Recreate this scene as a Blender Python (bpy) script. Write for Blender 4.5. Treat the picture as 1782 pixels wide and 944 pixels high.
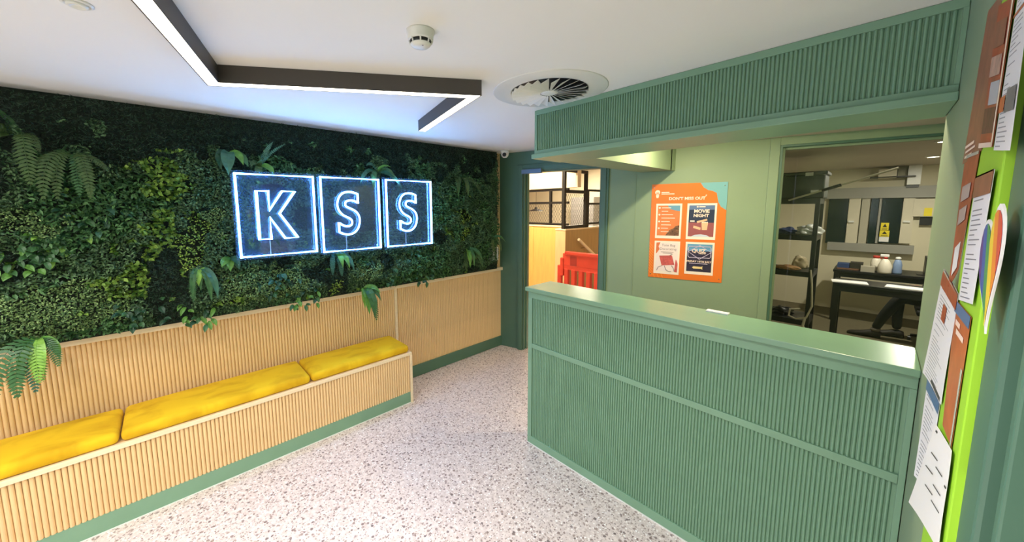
import bpy, bmesh, math, random
import numpy as np
from mathutils import Vector, Matrix

# ------------------------------------------------------------------ scene, camera, world, exposure
for o in list(bpy.data.objects): bpy.data.objects.remove(o)
S = bpy.context.scene
COL = S.collection
random.seed(7); rng = np.random.default_rng(11)
S.view_settings.view_transform = 'Standard'; S.view_settings.look = 'None'
S.view_settings.gamma = 1.0; S.view_settings.use_curve_mapping = False
S.view_settings.exposure = 0.54

H = 1.68                                            # eye height
RC = np.array([[0.662110049099463, 0.0765379548745382, -0.7454879102608774],
               [0.7493492943391143, -0.07992109406261091, 0.6573342025159703],
               [-0.009269193868840907, -0.9938584205949349, -0.1102702219892723]])
FPX, PX, PY = 616.17, 828.48, 428.89                # focal length and principal point, pixels of 1782x944
cd = bpy.data.cameras.new('camera'); cam = bpy.data.objects.new('camera', cd); COL.objects.link(cam)
cd.sensor_fit = 'HORIZONTAL'; cd.sensor_width = 36.0; cd.lens = FPX / 1782 * 36.0
cd.shift_x = (891 - PX) / 1782; cd.shift_y = -(472 - PY) / 1782
cd.clip_start = 0.02; cd.clip_end = 60
M = Matrix(((RC[0][0], -RC[0][1], -RC[0][2], 0), (RC[1][0], -RC[1][1], -RC[1][2], 0), (RC[2][0], -RC[2][1], -RC[2][2], H), (0, 0, 0, 1)))
cam.matrix_world = M
S.camera = cam
w = bpy.data.worlds.new('world'); S.world = w; w.use_nodes = True
w.node_tree.nodes['Background'].inputs[0].default_value = (0.9, 0.95, 1.0, 1); w.node_tree.nodes['Background'].inputs[1].default_value = 1.0

def ray(u, v): return RC @ np.array([(u - PX) / FPX, (v - PY) / FPX, 1.0])
def onx(u, v, x): r = ray(u, v); return Vector((0, 0, H)) + Vector(r) * (x / r[0])
def ony(u, v, y): r = ray(u, v); return Vector((0, 0, H)) + Vector(r) * (y / r[1])

def area(name, loc, rot, size, power, color, sy=None, spread=None):
    d = bpy.data.lights.new(name, 'AREA'); d.energy = power; d.color = color; d.size = size
    if sy: d.shape = 'RECTANGLE'; d.size_y = sy
    if spread: d.spread = spread
    o = bpy.data.objects.new(name, d); o.location = loc; o.rotation_euler = rot; COL.objects.link(o); return o
# added fill light behind the photographer, standing in for assumed daylight
area('entrance_fill', (-1.15, -2.62, 1.25), (math.radians(90), 0, 0), 2.3, 7, (0.95, 0.97, 1.0), 2.1)

# ------------------------------------------------------------------ materials
MAT = {}
def srgb(r, g, b):
    f = lambda c: c / 12.92 if c <= 0.04045 else ((c + 0.055) / 1.055) ** 2.4
    return (f(r / 255), f(g / 255), f(b / 255), 1)
def nodes(m): return m.node_tree.nodes, m.node_tree.links
def mat(name, col, rough=0.5, metal=0.0, spec=0.5, noise=0.0, nscale=20, bump=0.0, bscale=200, emit=None, estr=0, sheen=0, coat=0, stretch=None):
    if name in MAT: return MAT[name]
    m = bpy.data.materials.new(name); m.use_nodes = True; MAT[name] = m
    N, L = nodes(m); b = N['Principled BSDF']
    b.inputs['Base Color'].default_value = col; b.inputs['Roughness'].default_value = rough
    b.inputs['Metallic'].default_value = metal; b.inputs['Specular IOR Level'].default_value = spec
    if coat: b.inputs['Coat Weight'].default_value = coat
    if sheen: b.inputs['Sheen Weight'].default_value = sheen
    if emit: b.inputs['Emission Color'].default_value = emit; b.inputs['Emission Strength'].default_value = estr
    if noise or bump:
        tc = N.new('ShaderNodeTexCoord'); mp = N.new('ShaderNodeMapping'); L.new(tc.outputs['Object'], mp.inputs[0])
        if stretch: mp.inputs['Scale'].default_value = stretch
    if noise:
        n = N.new('ShaderNodeTexNoise'); n.inputs['Scale'].default_value = nscale; n.inputs['Detail'].default_value = 5
        L.new(mp.outputs[0], n.inputs['Vector'])
        r = N.new('ShaderNodeValToRGB'); L.new(n.outputs[0], r.inputs[0])
        r.color_ramp.elements[0].position = 0.3; r.color_ramp.elements[1].position = 0.7
        r.color_ramp.elements[0].color = tuple(c * (1 - noise) for c in col[:3]) + (1,)
        r.color_ramp.elements[1].color = tuple(min(1, c * (1 + noise)) for c in col[:3]) + (1,)
        L.new(r.outputs[0], b.inputs['Base Color'])
    if bump:
        n = N.new('ShaderNodeTexNoise'); n.inputs['Scale'].default_value = bscale; n.inputs['Detail'].default_value = 3
        L.new(mp.outputs[0], n.inputs['Vector'])
        bp = N.new('ShaderNodeBump'); bp.inputs['Strength'].default_value = bump; bp.inputs['Distance'].default_value = 0.004
        L.new(n.outputs[0], bp.inputs['Height']); L.new(bp.outputs[0], b.inputs['Normal'])
    return m
def emis(name, col, s):
    if name in MAT: return MAT[name]
    m = bpy.data.materials.new(name); m.use_nodes = True; MAT[name] = m
    N, L = nodes(m); N.clear(); e = N.new('ShaderNodeEmission'); o = N.new('ShaderNodeOutputMaterial')
    e.inputs[0].default_value = col; e.inputs[1].default_value = s; L.new(e.outputs[0], o.inputs[0]); return m
def glassy(name, tint, amount=0.08):
    m = bpy.data.materials.new(name); m.use_nodes = True; MAT[name] = m
    N, L = nodes(m); N.clear(); o = N.new('ShaderNodeOutputMaterial'); t = N.new('ShaderNodeBsdfTransparent'); g = N.new('ShaderNodeBsdfGlossy')
    t.inputs[0].default_value = tint; g.inputs['Roughness'].default_value = 0.02
    mx = N.new('ShaderNodeMixShader'); fr = N.new('ShaderNodeFresnel'); fr.inputs[0].default_value = 1.45
    ml = N.new('ShaderNodeMath'); ml.operation = 'MULTIPLY'; ml.inputs[1].default_value = amount / 0.04
    ml.use_clamp = True
    L.new(fr.outputs[0], ml.inputs[0]); L.new(ml.outputs[0], mx.inputs[0]); L.new(t.outputs[0], mx.inputs[1]); L.new(g.outputs[0], mx.inputs[2]); L.new(mx.outputs[0], o.inputs[0]); return m

def bloom_acrylic(name, bloom):  # blue diffuse mixed into the clear sheet imitates lens bloom round the tubes
    m = glassy(name, (.9, .95, 1.0, 1), .05); N, L = nodes(m); o = [n for n in N if n.type == 'OUTPUT_MATERIAL'][0]; src = o.inputs[0].links[0].from_socket
    d = N.new('ShaderNodeBsdfDiffuse'); d.inputs[0].default_value = (.35, .62, 1, 1); mx = N.new('ShaderNodeMixShader'); mx.inputs[0].default_value = bloom
    L.new(src, mx.inputs[1]); L.new(d.outputs[0], mx.inputs[2]); L.new(mx.outputs[0], o.inputs[0]); return m
WORKTOP_C = srgb(121, 158, 131)
GREEN = mat('green_paint', srgb(121, 158, 131), 0.42, noise=0.04, nscale=6, bump=0.03, bscale=300)
GREEN_D = mat('green_frame_paint', srgb(78, 112, 94), 0.4, noise=0.04, nscale=5)
GREENWALL = mat('green_wall_paint', srgb(140, 160, 128), 0.55, noise=0.03, nscale=3, bump=0.04, bscale=400)
WOOD = mat('pale_oak', srgb(231, 196, 144), 0.5, noise=0.10, nscale=9, stretch=(6, 6, 0.5))
WOODEDGE = mat('pale_oak_edging', srgb(238, 216, 180), 0.45, noise=0.05, nscale=12, stretch=(6, 0.6, 6))
WHITE = mat('white_ceiling_paint', srgb(238, 236, 232), 0.75, noise=0.015, nscale=1.5)
WHITEPL = mat('white_plastic', srgb(225, 225, 220), 0.35)
BLACK = mat('black_plastic', srgb(18, 18, 20), 0.4)
BLACKMET = mat('black_metal', srgb(28, 25, 24), 0.45, metal=0.2)
CHAR = mat('charcoal_aluminium', srgb(74, 68, 64), 0.5)
CREAM = mat('cream_wall_paint', srgb(214, 206, 180), 0.7, noise=0.03, nscale=2)
OFFCEIL = mat('office_ceiling_paint', srgb(190, 180, 166), 0.8, noise=0.03, nscale=2)
ORANGE = mat('orange_print', srgb(240, 122, 44), 0.3, noise=0.05, nscale=4)
PAPERW = mat('white_paper', srgb(236, 234, 232), 0.6)
CHROME = mat('brushed_steel', srgb(200, 200, 200), 0.25, metal=1.0)

def terrazzo():
    m = bpy.data.materials.new('terrazzo_vinyl'); m.use_nodes = True
    N, L = nodes(m); b = N['Principled BSDF']; b.inputs['Roughness'].default_value = 0.42; b.inputs['Specular IOR Level'].default_value = 0.4
    tc = N.new('ShaderNodeTexCoord'); last = None
    n = N.new('ShaderNodeTexNoise'); n.inputs['Scale'].default_value = 45; n.inputs['Detail'].default_value = 4
    L.new(tc.outputs['Object'], n.inputs['Vector'])
    r = N.new('ShaderNodeValToRGB'); L.new(n.outputs[0], r.inputs[0])
    r.color_ramp.elements[0].position = .35; r.color_ramp.elements[1].position = .68
    r.color_ramp.elements[0].color = srgb(204, 187, 181); r.color_ramp.elements[1].color = srgb(230, 215, 209); last = r.outputs[0]
    # distort the coordinates a little so the chips are angular, not round
    dn = N.new('ShaderNodeTexNoise'); dn.inputs['Scale'].default_value = 120; L.new(tc.outputs['Object'], dn.inputs['Vector'])
    vs = N.new('ShaderNodeVectorMath'); vs.operation = 'SCALE'; vs.inputs['Scale'].default_value = 0.008; L.new(dn.outputs['Color'], vs.inputs[0])
    va = N.new('ShaderNodeVectorMath'); va.operation = 'ADD'; L.new(tc.outputs['Object'], va.inputs[0]); L.new(vs.outputs[0], va.inputs[1])
    for sc, th, ca, cb in ((52, 0.30, (128, 108, 102), (180, 160, 152)), (88, 0.32, (140, 120, 114), (192, 174, 166)), (70, 0.26, (250, 246, 244), (236, 222, 214)), (34, 0.19, (112, 98, 96), (158, 140, 136))):
        v = N.new('ShaderNodeTexVoronoi'); v.inputs['Scale'].default_value = sc; L.new(va.outputs[0], v.inputs['Vector'])
        sp = N.new('ShaderNodeSeparateColor'); L.new(v.outputs['Color'], sp.inputs[0])
        t = N.new('ShaderNodeMath'); t.operation = 'MULTIPLY'; t.inputs[1].default_value = th * 1.5; L.new(sp.outputs[0], t.inputs[0])
        lt = N.new('ShaderNodeMath'); lt.operation = 'LESS_THAN'; L.new(v.outputs['Distance'], lt.inputs[0]); L.new(t.outputs[0], lt.inputs[1])
        cr = N.new('ShaderNodeMix'); cr.data_type = 'RGBA'; cr.inputs[6].default_value = srgb(*ca); cr.inputs[7].default_value = srgb(*cb); L.new(sp.outputs[1], cr.inputs[0])
        mx = N.new('ShaderNodeMix'); mx.data_type = 'RGBA'; L.new(lt.outputs[0], mx.inputs[0]); L.new(last, mx.inputs[6]); L.new(cr.outputs[2], mx.inputs[7]); last = mx.outputs[2]
    L.new(last, b.inputs['Base Color']); return m
TERRAZZO = terrazzo()

def velvet():
    m = bpy.data.materials.new('mustard_velvet'); m.use_nodes = True
    N, L = nodes(m); b = N['Principled BSDF']; b.inputs['Roughness'].default_value = 0.75; b.inputs['Sheen Weight'].default_value = 0.35
    b.inputs['Sheen Tint'].default_value = srgb(255, 220, 90); b.inputs['Specular IOR Level'].default_value = 0.2
    tc = N.new('ShaderNodeTexCoord'); mp = N.new('ShaderNodeMapping'); mp.inputs['Scale'].default_value = (4, 2.6, 2); L.new(tc.outputs['Object'], mp.inputs[0])
    n = N.new('ShaderNodeTexNoise'); n.inputs['Scale'].default_value = 1.6; n.inputs['Detail'].default_value = 4; n.inputs['Distortion'].default_value = 0.7; L.new(mp.outputs[0], n.inputs[0])
    r = N.new('ShaderNodeValToRGB'); L.new(n.outputs[0], r.inputs[0])
    r.color_ramp.elements[0].position = .30; r.color_ramp.elements[0].color = srgb(196, 148, 14)
    r.color_ramp.elements[1].position = .52; r.color_ramp.elements[1].color = srgb(226, 184, 28); L.new(r.outputs[0], b.inputs['Base Color'])
    n2 = N.new('ShaderNodeTexNoise'); n2.inputs['Scale'].default_value = 900; L.new(tc.outputs['Object'], n2.inputs[0])
    bp = N.new('ShaderNodeBump'); bp.inputs['Strength'].default_value = 0.15; bp.inputs['Distance'].default_value = 0.002; L.new(n2.outputs[0], bp.inputs['Height']); L.new(bp.outputs[0], b.inputs['Normal'])
    return m
VELVET = velvet()

def leafmat(name, rough=0.45):
    m = bpy.data.materials.new(name); m.use_nodes = True
    N, L = nodes(m); b = N['Principled BSDF']; b.inputs['Roughness'].default_value = rough; b.inputs['Specular IOR Level'].default_value = 0.35
    a = N.new('ShaderNodeVertexColor'); a.layer_name = 'Col'; L.new(a.outputs[0], b.inputs['Base Color'])
    return m
LEAF = leafmat('artificial_leaf')
def frondmat(name, c):
    m = mat(name, c, 0.42, spec=0.4, noise=0.22, nscale=30); return m

def printed(name, base, ink, freq, fill=0.5, header=None):
    """Paper with rows of illegible small print: rows in UV space, broken up along the row."""
    m = bpy.data.materials.new(name); m.use_nodes = True
    N, L = nodes(m); b = N['Principled BSDF']; b.inputs['Roughness'].default_value = 0.55
    uv = N.new('ShaderNodeTexCoord'); sx = N.new('ShaderNodeSeparateXYZ'); L.new(uv.outputs['UV'], sx.inputs[0])
    def mth(op, a, bb=None):
        n = N.new('ShaderNodeMath'); n.operation = op
        for i, q in enumerate((a, bb)):
            if q is None: continue
            if isinstance(q, (int, float)): n.inputs[i].default_value = q
            else: L.new(q, n.inputs[i])
        return n.outputs[0]
    row = mth('MULTIPLY', sx.outputs['Y'], freq); fr = mth('FRACT', row); fl = mth('FLOOR', row)
    on = mth('LESS_THAN', fr, 0.26)
    wn = N.new('ShaderNodeTexWhiteNoise'); wn.noise_dimensions = '1D'; L.new(fl, wn.inputs['W'])
    wid = mth('ADD', mth('MULTIPLY', wn.outputs['Value'], 0.5), 0.38)
    inx = mth('MULTIPLY', mth('GREATER_THAN', sx.outputs['X'], 0.1), mth('LESS_THAN', sx.outputs['X'], wid))
    gate = mth('LESS_THAN', wn.outputs['Value'], fill + 0.3)
    msk = mth('MULTIPLY', mth('MULTIPLY', on, inx), gate)
    mx = N.new('ShaderNodeMix'); mx.data_type = 'RGBA'; L.new(msk, mx.inputs[0]); mx.inputs[6].default_value = base; mx.inputs[7].default_value = ink
    last = mx.outputs[2]
    L.new(last, b.inputs['Base Color']); return m

# ------------------------------------------------------------------ mesh helpers
class MB:
    def __init__(s): s.v = []; s.f = []
    def add(s, vs, fs):
        k = len(s.v); s.v += [tuple(p) for p in vs]; s.f += [tuple(i + k for i in q) for q in fs]; return s
    def box(s, x0, x1, y0, y1, z0, z1, T=None):
        vs = [(x, y, z) for x in (x0, x1) for y in (y0, y1) for z in (z0, z1)]
        if T: vs = [T(*p) for p in vs]
        return s.add(vs, [(0, 1, 3, 2), (4, 6, 7, 5), (0, 4, 5, 1), (2, 3, 7, 6), (0, 2, 6, 4), (1, 5, 7, 3)])
    def prism(s, pts, a, b, T):
        """polygon pts (2-D) extruded from a to b; T(p, q, depth) -> xyz"""
        n = len(pts); vs = [T(p, q, a) for p, q in pts] + [T(p, q, b) for p, q in pts]
        fs = [tuple(range(n))[::-1], tuple(range(n, 2 * n))] + [(i, (i + 1) % n, n + (i + 1) % n, n + i) for i in range(n)]
        return s.add(vs, fs)
    def lathe(s, prof, n=24, c=(0, 0, 0), axis='Z', cap=True):
        vs = []
        for r, h in prof:
            for i in range(n):
                a = 2 * math.pi * i / n; x, y = r * math.cos(a), r * math.sin(a)
                p = (x, y, h) if axis == 'Z' else ((h, x, y) if axis == 'X' else (x, h, y))
                vs.append((p[0] + c[0], p[1] + c[1], p[2] + c[2]))
        m = len(prof); fs = [(j * n + i, j * n + (i + 1) % n, (j + 1) * n + (i + 1) % n, (j + 1) * n + i) for j in range(m - 1) for i in range(n)]
        if cap: fs += [tuple(range(n))[::-1], tuple((m - 1) * n + i for i in range(n))]
        return s.add(vs, fs)
    def tube(s, path, r, n=8, closed=False, cap=True):
        P = [Vector(p) for p in path]; m = len(P)
        rr = r if isinstance(r, (list, tuple)) else [r] * m
        vs = []; ref = None
        for i in range(m):
            a = P[(i - 1) % m] if (closed or i > 0) else P[i]; b = P[(i + 1) % m] if (closed or i < m - 1) else P[i]
            t = (b - a).normalized() if (b - a).length > 1e-9 else Vector((0, 0, 1))
            if ref is None: ref = Vector((0, 0, 1)) if abs(t.z) < 0.9 else Vector((1, 0, 0))
            u = (ref - t * ref.dot(t)); u = u.normalized() if u.length > 1e-6 else t.orthogonal().normalized()
            ref = u; v = t.cross(u)
            k = 1.0
            if (closed or 0 < i < m - 1):
                d1 = (P[i] - a).normalized(); d2 = (b - P[i]).normalized(); c = max(0.35, math.sqrt(max(0, (1 + d1.dot(d2)) / 2)))
                k = 1 / c
            for j in range(n):
                an = 2 * math.pi * j / n; vs.append(P[i] + (u * math.cos(an) + v * math.sin(an)) * rr[i] * (k if k < 1.5 else 1.42))
        fs = [(i * n + j, i * n + (j + 1) % n, ((i + 1) % m) * n + (j + 1) % n, ((i + 1) % m) * n + j) for i in range(m if closed else m - 1) for j in range(n)]
        if cap and not closed: fs += [tuple(range(n))[::-1], tuple((m - 1) * n + j for j in range(n))]
        return s.add(vs, fs)
    def mesh(s, name, m=None, smooth=False):
        me = bpy.data.meshes.new(name); me.from_pydata(s.v, [], s.f); me.validate()
        bm = bmesh.new(); bm.from_mesh(me); bmesh.ops.recalc_face_normals(bm, faces=bm.faces); bm.to_mesh(me); bm.free()
        if smooth: me.polygons.foreach_set('use_smooth', [True] * len(me.polygons))
        if m: me.materials.append(m)
        return me
    def build(s, name, m=None, parent=None, smooth=False, bevel=0, loc=None):
        o = bpy.data.objects.new(name, s.mesh(name, m, smooth)); COL.objects.link(o)
        if parent: o.parent = parent
        if loc: o.location = loc
        if bevel:
            b = o.modifiers.new('bevel', 'BEVEL'); b.width = bevel; b.segments = 2; b.limit_method = 'ANGLE'; b.angle_limit = math.radians(50)
        if smooth:
            try:
                bpy.context.view_layer.objects.active = o
            except Exception: pass
        return o
def obj(name, me, parent=None, loc=(0, 0, 0), rot=None):
    o = bpy.data.objects.new(name, me); COL.objects.link(o); o.parent = parent; o.location = loc
    if rot: o.rotation_euler = rot
    return o
def tag(o, label, cat=None, group=None, kind=None):
    o['label'] = label
    if cat: o['category'] = cat
    if group: o['group'] = group
    if kind: o['kind'] = kind
    return o
def struct(o, label=None):
    o['kind'] = 'structure'
    if label: o['label'] = label
    return o
def empty(name, loc, label, cat, group=None, rz=0):
    o = bpy.data.objects.new(name, None); COL.objects.link(o); o.location = loc; o.rotation_euler = (0, 0, rz); o.empty_display_size = 0.05
    return tag(o, label, cat, group)
def box(name, x0, x1, y0, y1, z0, z1, m, parent=None, bevel=0, T=None):
    return MB().box(x0, x1, y0, y1, z0, z1, T).build(name, m, parent, bevel=bevel)
def rbox(sx, sy, sz, r, n=5, puff=0.0):
    """rounded box centred on x,y with its base at z=0"""
    def axis(L, k): return [-L / 2] + [-L / 2 + r * (1 - math.cos(math.pi / 2 * i / n)) for i in range(1, n + 1)] + [-L / 2 + r + (L - 2 * r) * i / k for i in range(1, k)] + [L / 2 - r * (1 - math.cos(math.pi / 2 * i / n)) for i in range(n, 0, -1)] + [L / 2]
    bm = bmesh.new(); X, Y, Z = axis(sx, 4), axis(sy, 10), axis(sz, 2)
    def face(A, B, fn):
        g = [[bm.verts.new(fn(a, b)) for b in B] for a in A]
        for i in range(len(A) - 1):
            for j in range(len(B) - 1): bm.faces.new((g[i][j], g[i + 1][j], g[i + 1][j + 1], g[i][j + 1]))
    for sgn in (-1, 1):
        face(X, Y, lambda a, b: (a, b, sgn * sz / 2)); face(X, Z, lambda a, b: (a, sgn * sy / 2, b)); face(Y, Z, lambda a, b: (sgn * sx / 2, a, b))
    bmesh.ops.remove_doubles(bm, verts=bm.verts, dist=1e-6)
    for v in bm.verts:
        c = Vector((max(-sx / 2 + r, min(sx / 2 - r, v.co.x)), max(-sy / 2 + r, min(sy / 2 - r, v.co.y)), max(-sz / 2 + r, min(sz / 2 - r, v.co.z))))
        d = v.co - c
        if d.length > 1e-9: v.co = c + d.normalized() * r
        if puff and v.co.z > 0: v.co.z += puff * (1 - (2 * v.co.x / sx) ** 4) * (1 - (2 * v.co.y / sy) ** 6)
        v.co.z += sz / 2
    bmesh.ops.recalc_face_normals(bm, faces=bm.faces)
    me = bpy.data.meshes.new('cushion'); bm.to_mesh(me); bm.free()
    me.polygons.foreach_set('use_smooth', [True] * len(me.polygons)); return me
def text(name, s, size, m, parent, mw, ext=0.0004, align='CENTER', bold=0.0):
    c = bpy.data.curves.new(name, 'FONT'); c.body = s; c.size = size; c.align_x = align; c.align_y = 'CENTER'; c.extrude = ext; c.offset = bold; c.resolution_u = 3
    c.materials.append(m); o = bpy.data.objects.new(name, c); COL.objects.link(o); o.matrix_world = mw
    if parent: o.parent = parent; o.matrix_parent_inverse = parent.matrix_world.inverted() if False else Matrix()
    return o

# ------------------------------------------------------------------ key dimensions
ZC = 2.287                     # ceiling
XL = -2.93                     # left wall face
YD = 1.8355                    # reception desk front
XR = 0.133                     # right wall face
A = Vector((-2.781, 3.03, 0)); TH = math.radians(16.5)     # back wall line
D = Vector((math.cos(TH), math.sin(TH), 0)); NB = Vector((-math.sin(TH), math.cos(TH), 0))
def W(s, n, z): p = A + D * s + NB * n; return (p.x, p.y, z)      # back wall coordinates: along, away from the lobby, up
def sx(X): return (X - A.x) / D.x

# ------------------------------------------------------------------ room shell
struct(box('floor', -10, 3, -3.2, 11, -0.05, 0, TERRAZZO), 'speckled pale terrazzo vinyl floor')
struct(box('ceiling', XL - 0.2, 2.2, -2.7, 3.03, ZC, ZC + 0.1, WHITE), 'flat white plaster ceiling')
ceil2 = MB()
ceil2.add([(XL - .2, 3.03, ZC), (XL - .2, 3.0, ZC + .1), (2.2, 3.03, ZC), W(sx(2.2) , .1, ZC), W(sx(XL - .2), .1, ZC)], [(0, 2, 3, 4)])
struct(ceil2.build('ceiling_staff_area', WHITE), 'white ceiling above the staff area behind the desk')
wl = MB(); wl.box(XL - 0.12, XL - .016, -2.7, 3.05, 0, ZC)
wall_left = struct(wl.build('wall_left', WOOD), 'pale wood slatted wainscot wall under the leaf wall')
def slat_mesh(name, r, depth, length, m, axis):
    """half-round dowel, base at z=0, standing up; axis = direction it faces ('+X' or '-Y')"""
    mb = MB(); k = 6; pts = []
    for i in range(k + 1):
        a = math.pi * i / k; pts.append((-r * math.cos(a), depth * math.sin(a)))
    pts += [(r, -0.002), (-r, -0.002)]
    if axis == '+X': T = lambda p, q, d: (q, p, d)
    else: T = lambda p, q, d: (p, -q, d)
    mb.prism(pts, 0, length, T)
    me = mb.mesh(name, m); return me
sm = slat_mesh('wainscot_slat', 0.0098, 0.011, 0.932 - 0.118, WOOD, '+X')
y = -1.35
while y < 2.99:
    if abs(y - 1.575) > 0.021: obj('slat', sm, wall_left, (XL - .016, y, 0.118))
    y += 0.0203
c = box('cap_rail', XL - .016, XL + .022, -1.4, 2.985, .932, .968, WOODEDGE, wall_left, bevel=.002); c['label'] = 'pale wood cap rail'
c = box('divider_strip', XL - .016, XL + .004, 1.562, 1.588, .118, .934, WOODEDGE, wall_left, bevel=.002); c['label'] = 'narrow vertical wood joint strip'
struct(box('baseboard_left', XL - .016, XL + .006, -1.4, 2.985, 0.004, .12, GREEN_D, bevel=.002), 'green painted skirting board under the slatted wainscot')
# back wall
DOOR = (0.125, 0.972, 2.07); WIN = (2.325, 3.22, 0.55, 2.135)
bw = MB(); a0 = sx(XL - .12); a1 = sx(0.6)
for s0, s1, z0, z1 in ((a0, DOOR[0], 0, ZC), (DOOR[0], DOOR[1], DOOR[2], ZC), (DOOR[1], WIN[0], 0, ZC), (WIN[0], WIN[1], 0, WIN[2]), (WIN[0], WIN[1], WIN[3], ZC), (WIN[1], a1, 0, ZC)):
    bw.box(s0, s1, 0, .12, z0, z1, W)
wall_back = struct(bw.build('wall_back', GREENWALL), 'sage green painted wall behind the reception desk')
door_1 = MB()
def frame(mb, s0, s1, z0, z1, w, n0, n1, bottom=True):
    mb.box(s0 - w, s0, n0, n1, z0, z1 + w, W); mb.box(s1, s1 + w, n0, n1, z0, z1 + w, W); mb.box(s0, s1, n0, n1, z1, z1 + w, W)
    if bottom: mb.box(s0, s1, n0, n1, z0 - w, z0, W)
frame(door_1, DOOR[0] - .012, DOOR[1] + .012, 0, DOOR[2] + .012, .06, -.02, 0, False)
door_1 = struct(door_1.build('door_1', GREEN_D, bevel=.004), 'dark green door frame of the open doorway')
m_ = MB(); frame(m_, DOOR[0] + .0, DOOR[1] - .0, 0, DOOR[2], .05, -.032, -.018, False); m_.build('architrave_moulding', GREEN_D, door_1, bevel=.003)
m_ = MB(); frame(m_, DOOR[0] + .014, DOOR[1] - .014, 0, DOOR[2] - .014, .014, -.004, .13, False); m_.build('door_lining', GREEN_D, door_1)
m_ = MB(); m_.box(DOOR[0] + .014, DOOR[0] + .028, .045, .09, 0, DOOR[2] - .014, W); m_.build('door_stop', GREEN_D, door_1)
m_ = MB(); m_.box(a0, DOOR[0] - .072, -.006, 0, 0, ZC, W); m_.build('corner_panel', GREEN_D, door_1); m_ = MB(); m_.box(DOOR[0] - .072, DOOR[1] + .072, -.006, 0, DOOR[2] + .073, ZC - .001, W); m_.build('overdoor_panel', GREEN_D, door_1)
m_ = MB(); m_.box(1.285, 1.291, -.004, 0, 0, 1.985, W); struct(m_.build('trim_wall_joint', GREENWALL), 'thin vertical wall panel joint')
# office window in the back wall
wf = MB(); frame(wf, WIN[0] - .0, WIN[1], WIN[2], WIN[3] + .005, .062, -.012, 0)
win1 = struct(wf.build('window_1', GREENWALL, bevel=.003), 'green framed internal window to the back office')
m_ = MB(); frame(m_, WIN[0] + .018, WIN[1] - .018, WIN[2] + .018, WIN[3] - .012, .018, -.006, .1); m_.build('window_lining', GREEN_D, win1, bevel=.002)
m_ = MB(); frame(m_, WIN[0] + .038, WIN[1] - .038, WIN[2] + .038, WIN[3] - .03, .02, .03, .07); m_.build('glazing_bead', GREENWALL, win1, bevel=.003)
m_ = MB(); m_.box(WIN[0] + .03, WIN[1] - .03, .048, .054, WIN[2] + .03, WIN[3] - .025, W); m_.build('window_pane', glassy('office_glass', (.95, .97, .95, 1), .03), win1)
# right wall, with the doorway moulding where the photographer stands
wr = MB(); wr.box(XR, XR + .22, .957, 2.12, 0, ZC)
wall_right = struct(wr.build('wall_right', GREENWALL), 'pale green end wall beside the desk carrying the notice board')
struct(box('wall_right_rear', 0.36, .5, 2.12, 3.92, 0, ZC, GREENWALL), 'green side wall of the staff area')
dr = MB(); dr.box(.126, .2, .845, .944, 0, ZC); dr = struct(dr.build('door_2', GREEN_D, bevel=.006), 'green moulded door frame at the end of the board wall')
box('door_rebate', .195, .25, .62, .86, 0, ZC, GREEN_D, dr); box('door_stop', .128, .18,   .748, .768, 0, ZC, GREEN_D, dr, bevel=.003)
box('door_hinge', .13, .15, .9445, .9555, 1.11, 1.24, CHROME, dr)
struct(box('wall_right_front', .25, .4, -2.7, .86, 0, ZC, GREENWALL), 'green wall beside the entrance')
# wall behind the photographer with a glazed entrance
wn_ = MB()
for x0, x1, z0, z1 in ((XL - .12, -2.35, 0, ZC), (.05, .4, 0, ZC), (-2.35, .05, 2.2, ZC)): wn_.box(x0, x1, -2.7, -2.58, z0, z1)
struct(wn_.build('wall_near', GREENWALL), 'green wall behind with the glazed entrance')

# ------------------------------------------------------------------ bench and cushions
XB = -2.553; BY0, BY1 = -1.45, 1.505; BZ = .452
bench = empty('bench', (XB + .0 - .18, .0, 0), 'long built-in pale wood bench with slatted front and green plinth', 'bench')
def part(mb, name, m, parent, bevel=0, smooth=False):
    """build with world coordinates under a thing that has a location and no rotation"""
    l = parent.location; mb.v = [(p[0] - l.x, p[1] - l.y, p[2] - l.z) for p in mb.v]
    return mb.build(name, m, parent, smooth=smooth, bevel=bevel)
part(MB().box(XL + .023, XB - .016, BY0, BY1 - .012, .11, BZ - .022), 'carcass', WOOD, bench)
part(MB().box(XL + .023, XB - .0225, BY0, BY1 - .001, BZ - .022, BZ), 'seat_board', WOOD, bench)
part(MB().box(XB - .022, XB + .004, BY0, BY1, BZ - .024, BZ), 'front_edge', WOODEDGE, bench, .002)
part(MB().box(XB - .02, XB + .003, BY1 - .018, BY1 + .003, 0, BZ - .0245), 'corner_post', WOODEDGE, bench, .002)
part(MB().box(XL + .023, XB - .0205, BY1 - .0115, BY1 + .002, .0, BZ - .0225), 'end_panel', WOOD, bench)
part(MB().box(XB - .03, XB - .008, BY0, BY1 - .019, .005, .099), 'plinth', GREEN, bench)
part(MB().box(XB - .012, XB - .002, BY0, BY1 - .019, 0.0005, .005), 'sealant_line', WHITEPL, bench)
bs = slat_mesh('bench_slat', .0099, .0115, BZ - .025 - .1, WOOD, '+X')
y = BY1 - .03
while y > -1.0:
    obj('slat', bs, bench, (XB - .016 - bench.location.x, y, .1)); y -= .0204
part(MB().box(XB - .02, XB - .016, BY0, BY1 - .019, .1, BZ - .025), 'slat_backing', WOOD, bench)
cuts = [-1.44, -.262, .697, 1.492]
ends = [('against the bench end', 2), ('between its two neighbours', 1), ('at the far side of the bench from the doorway', 0)]
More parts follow.
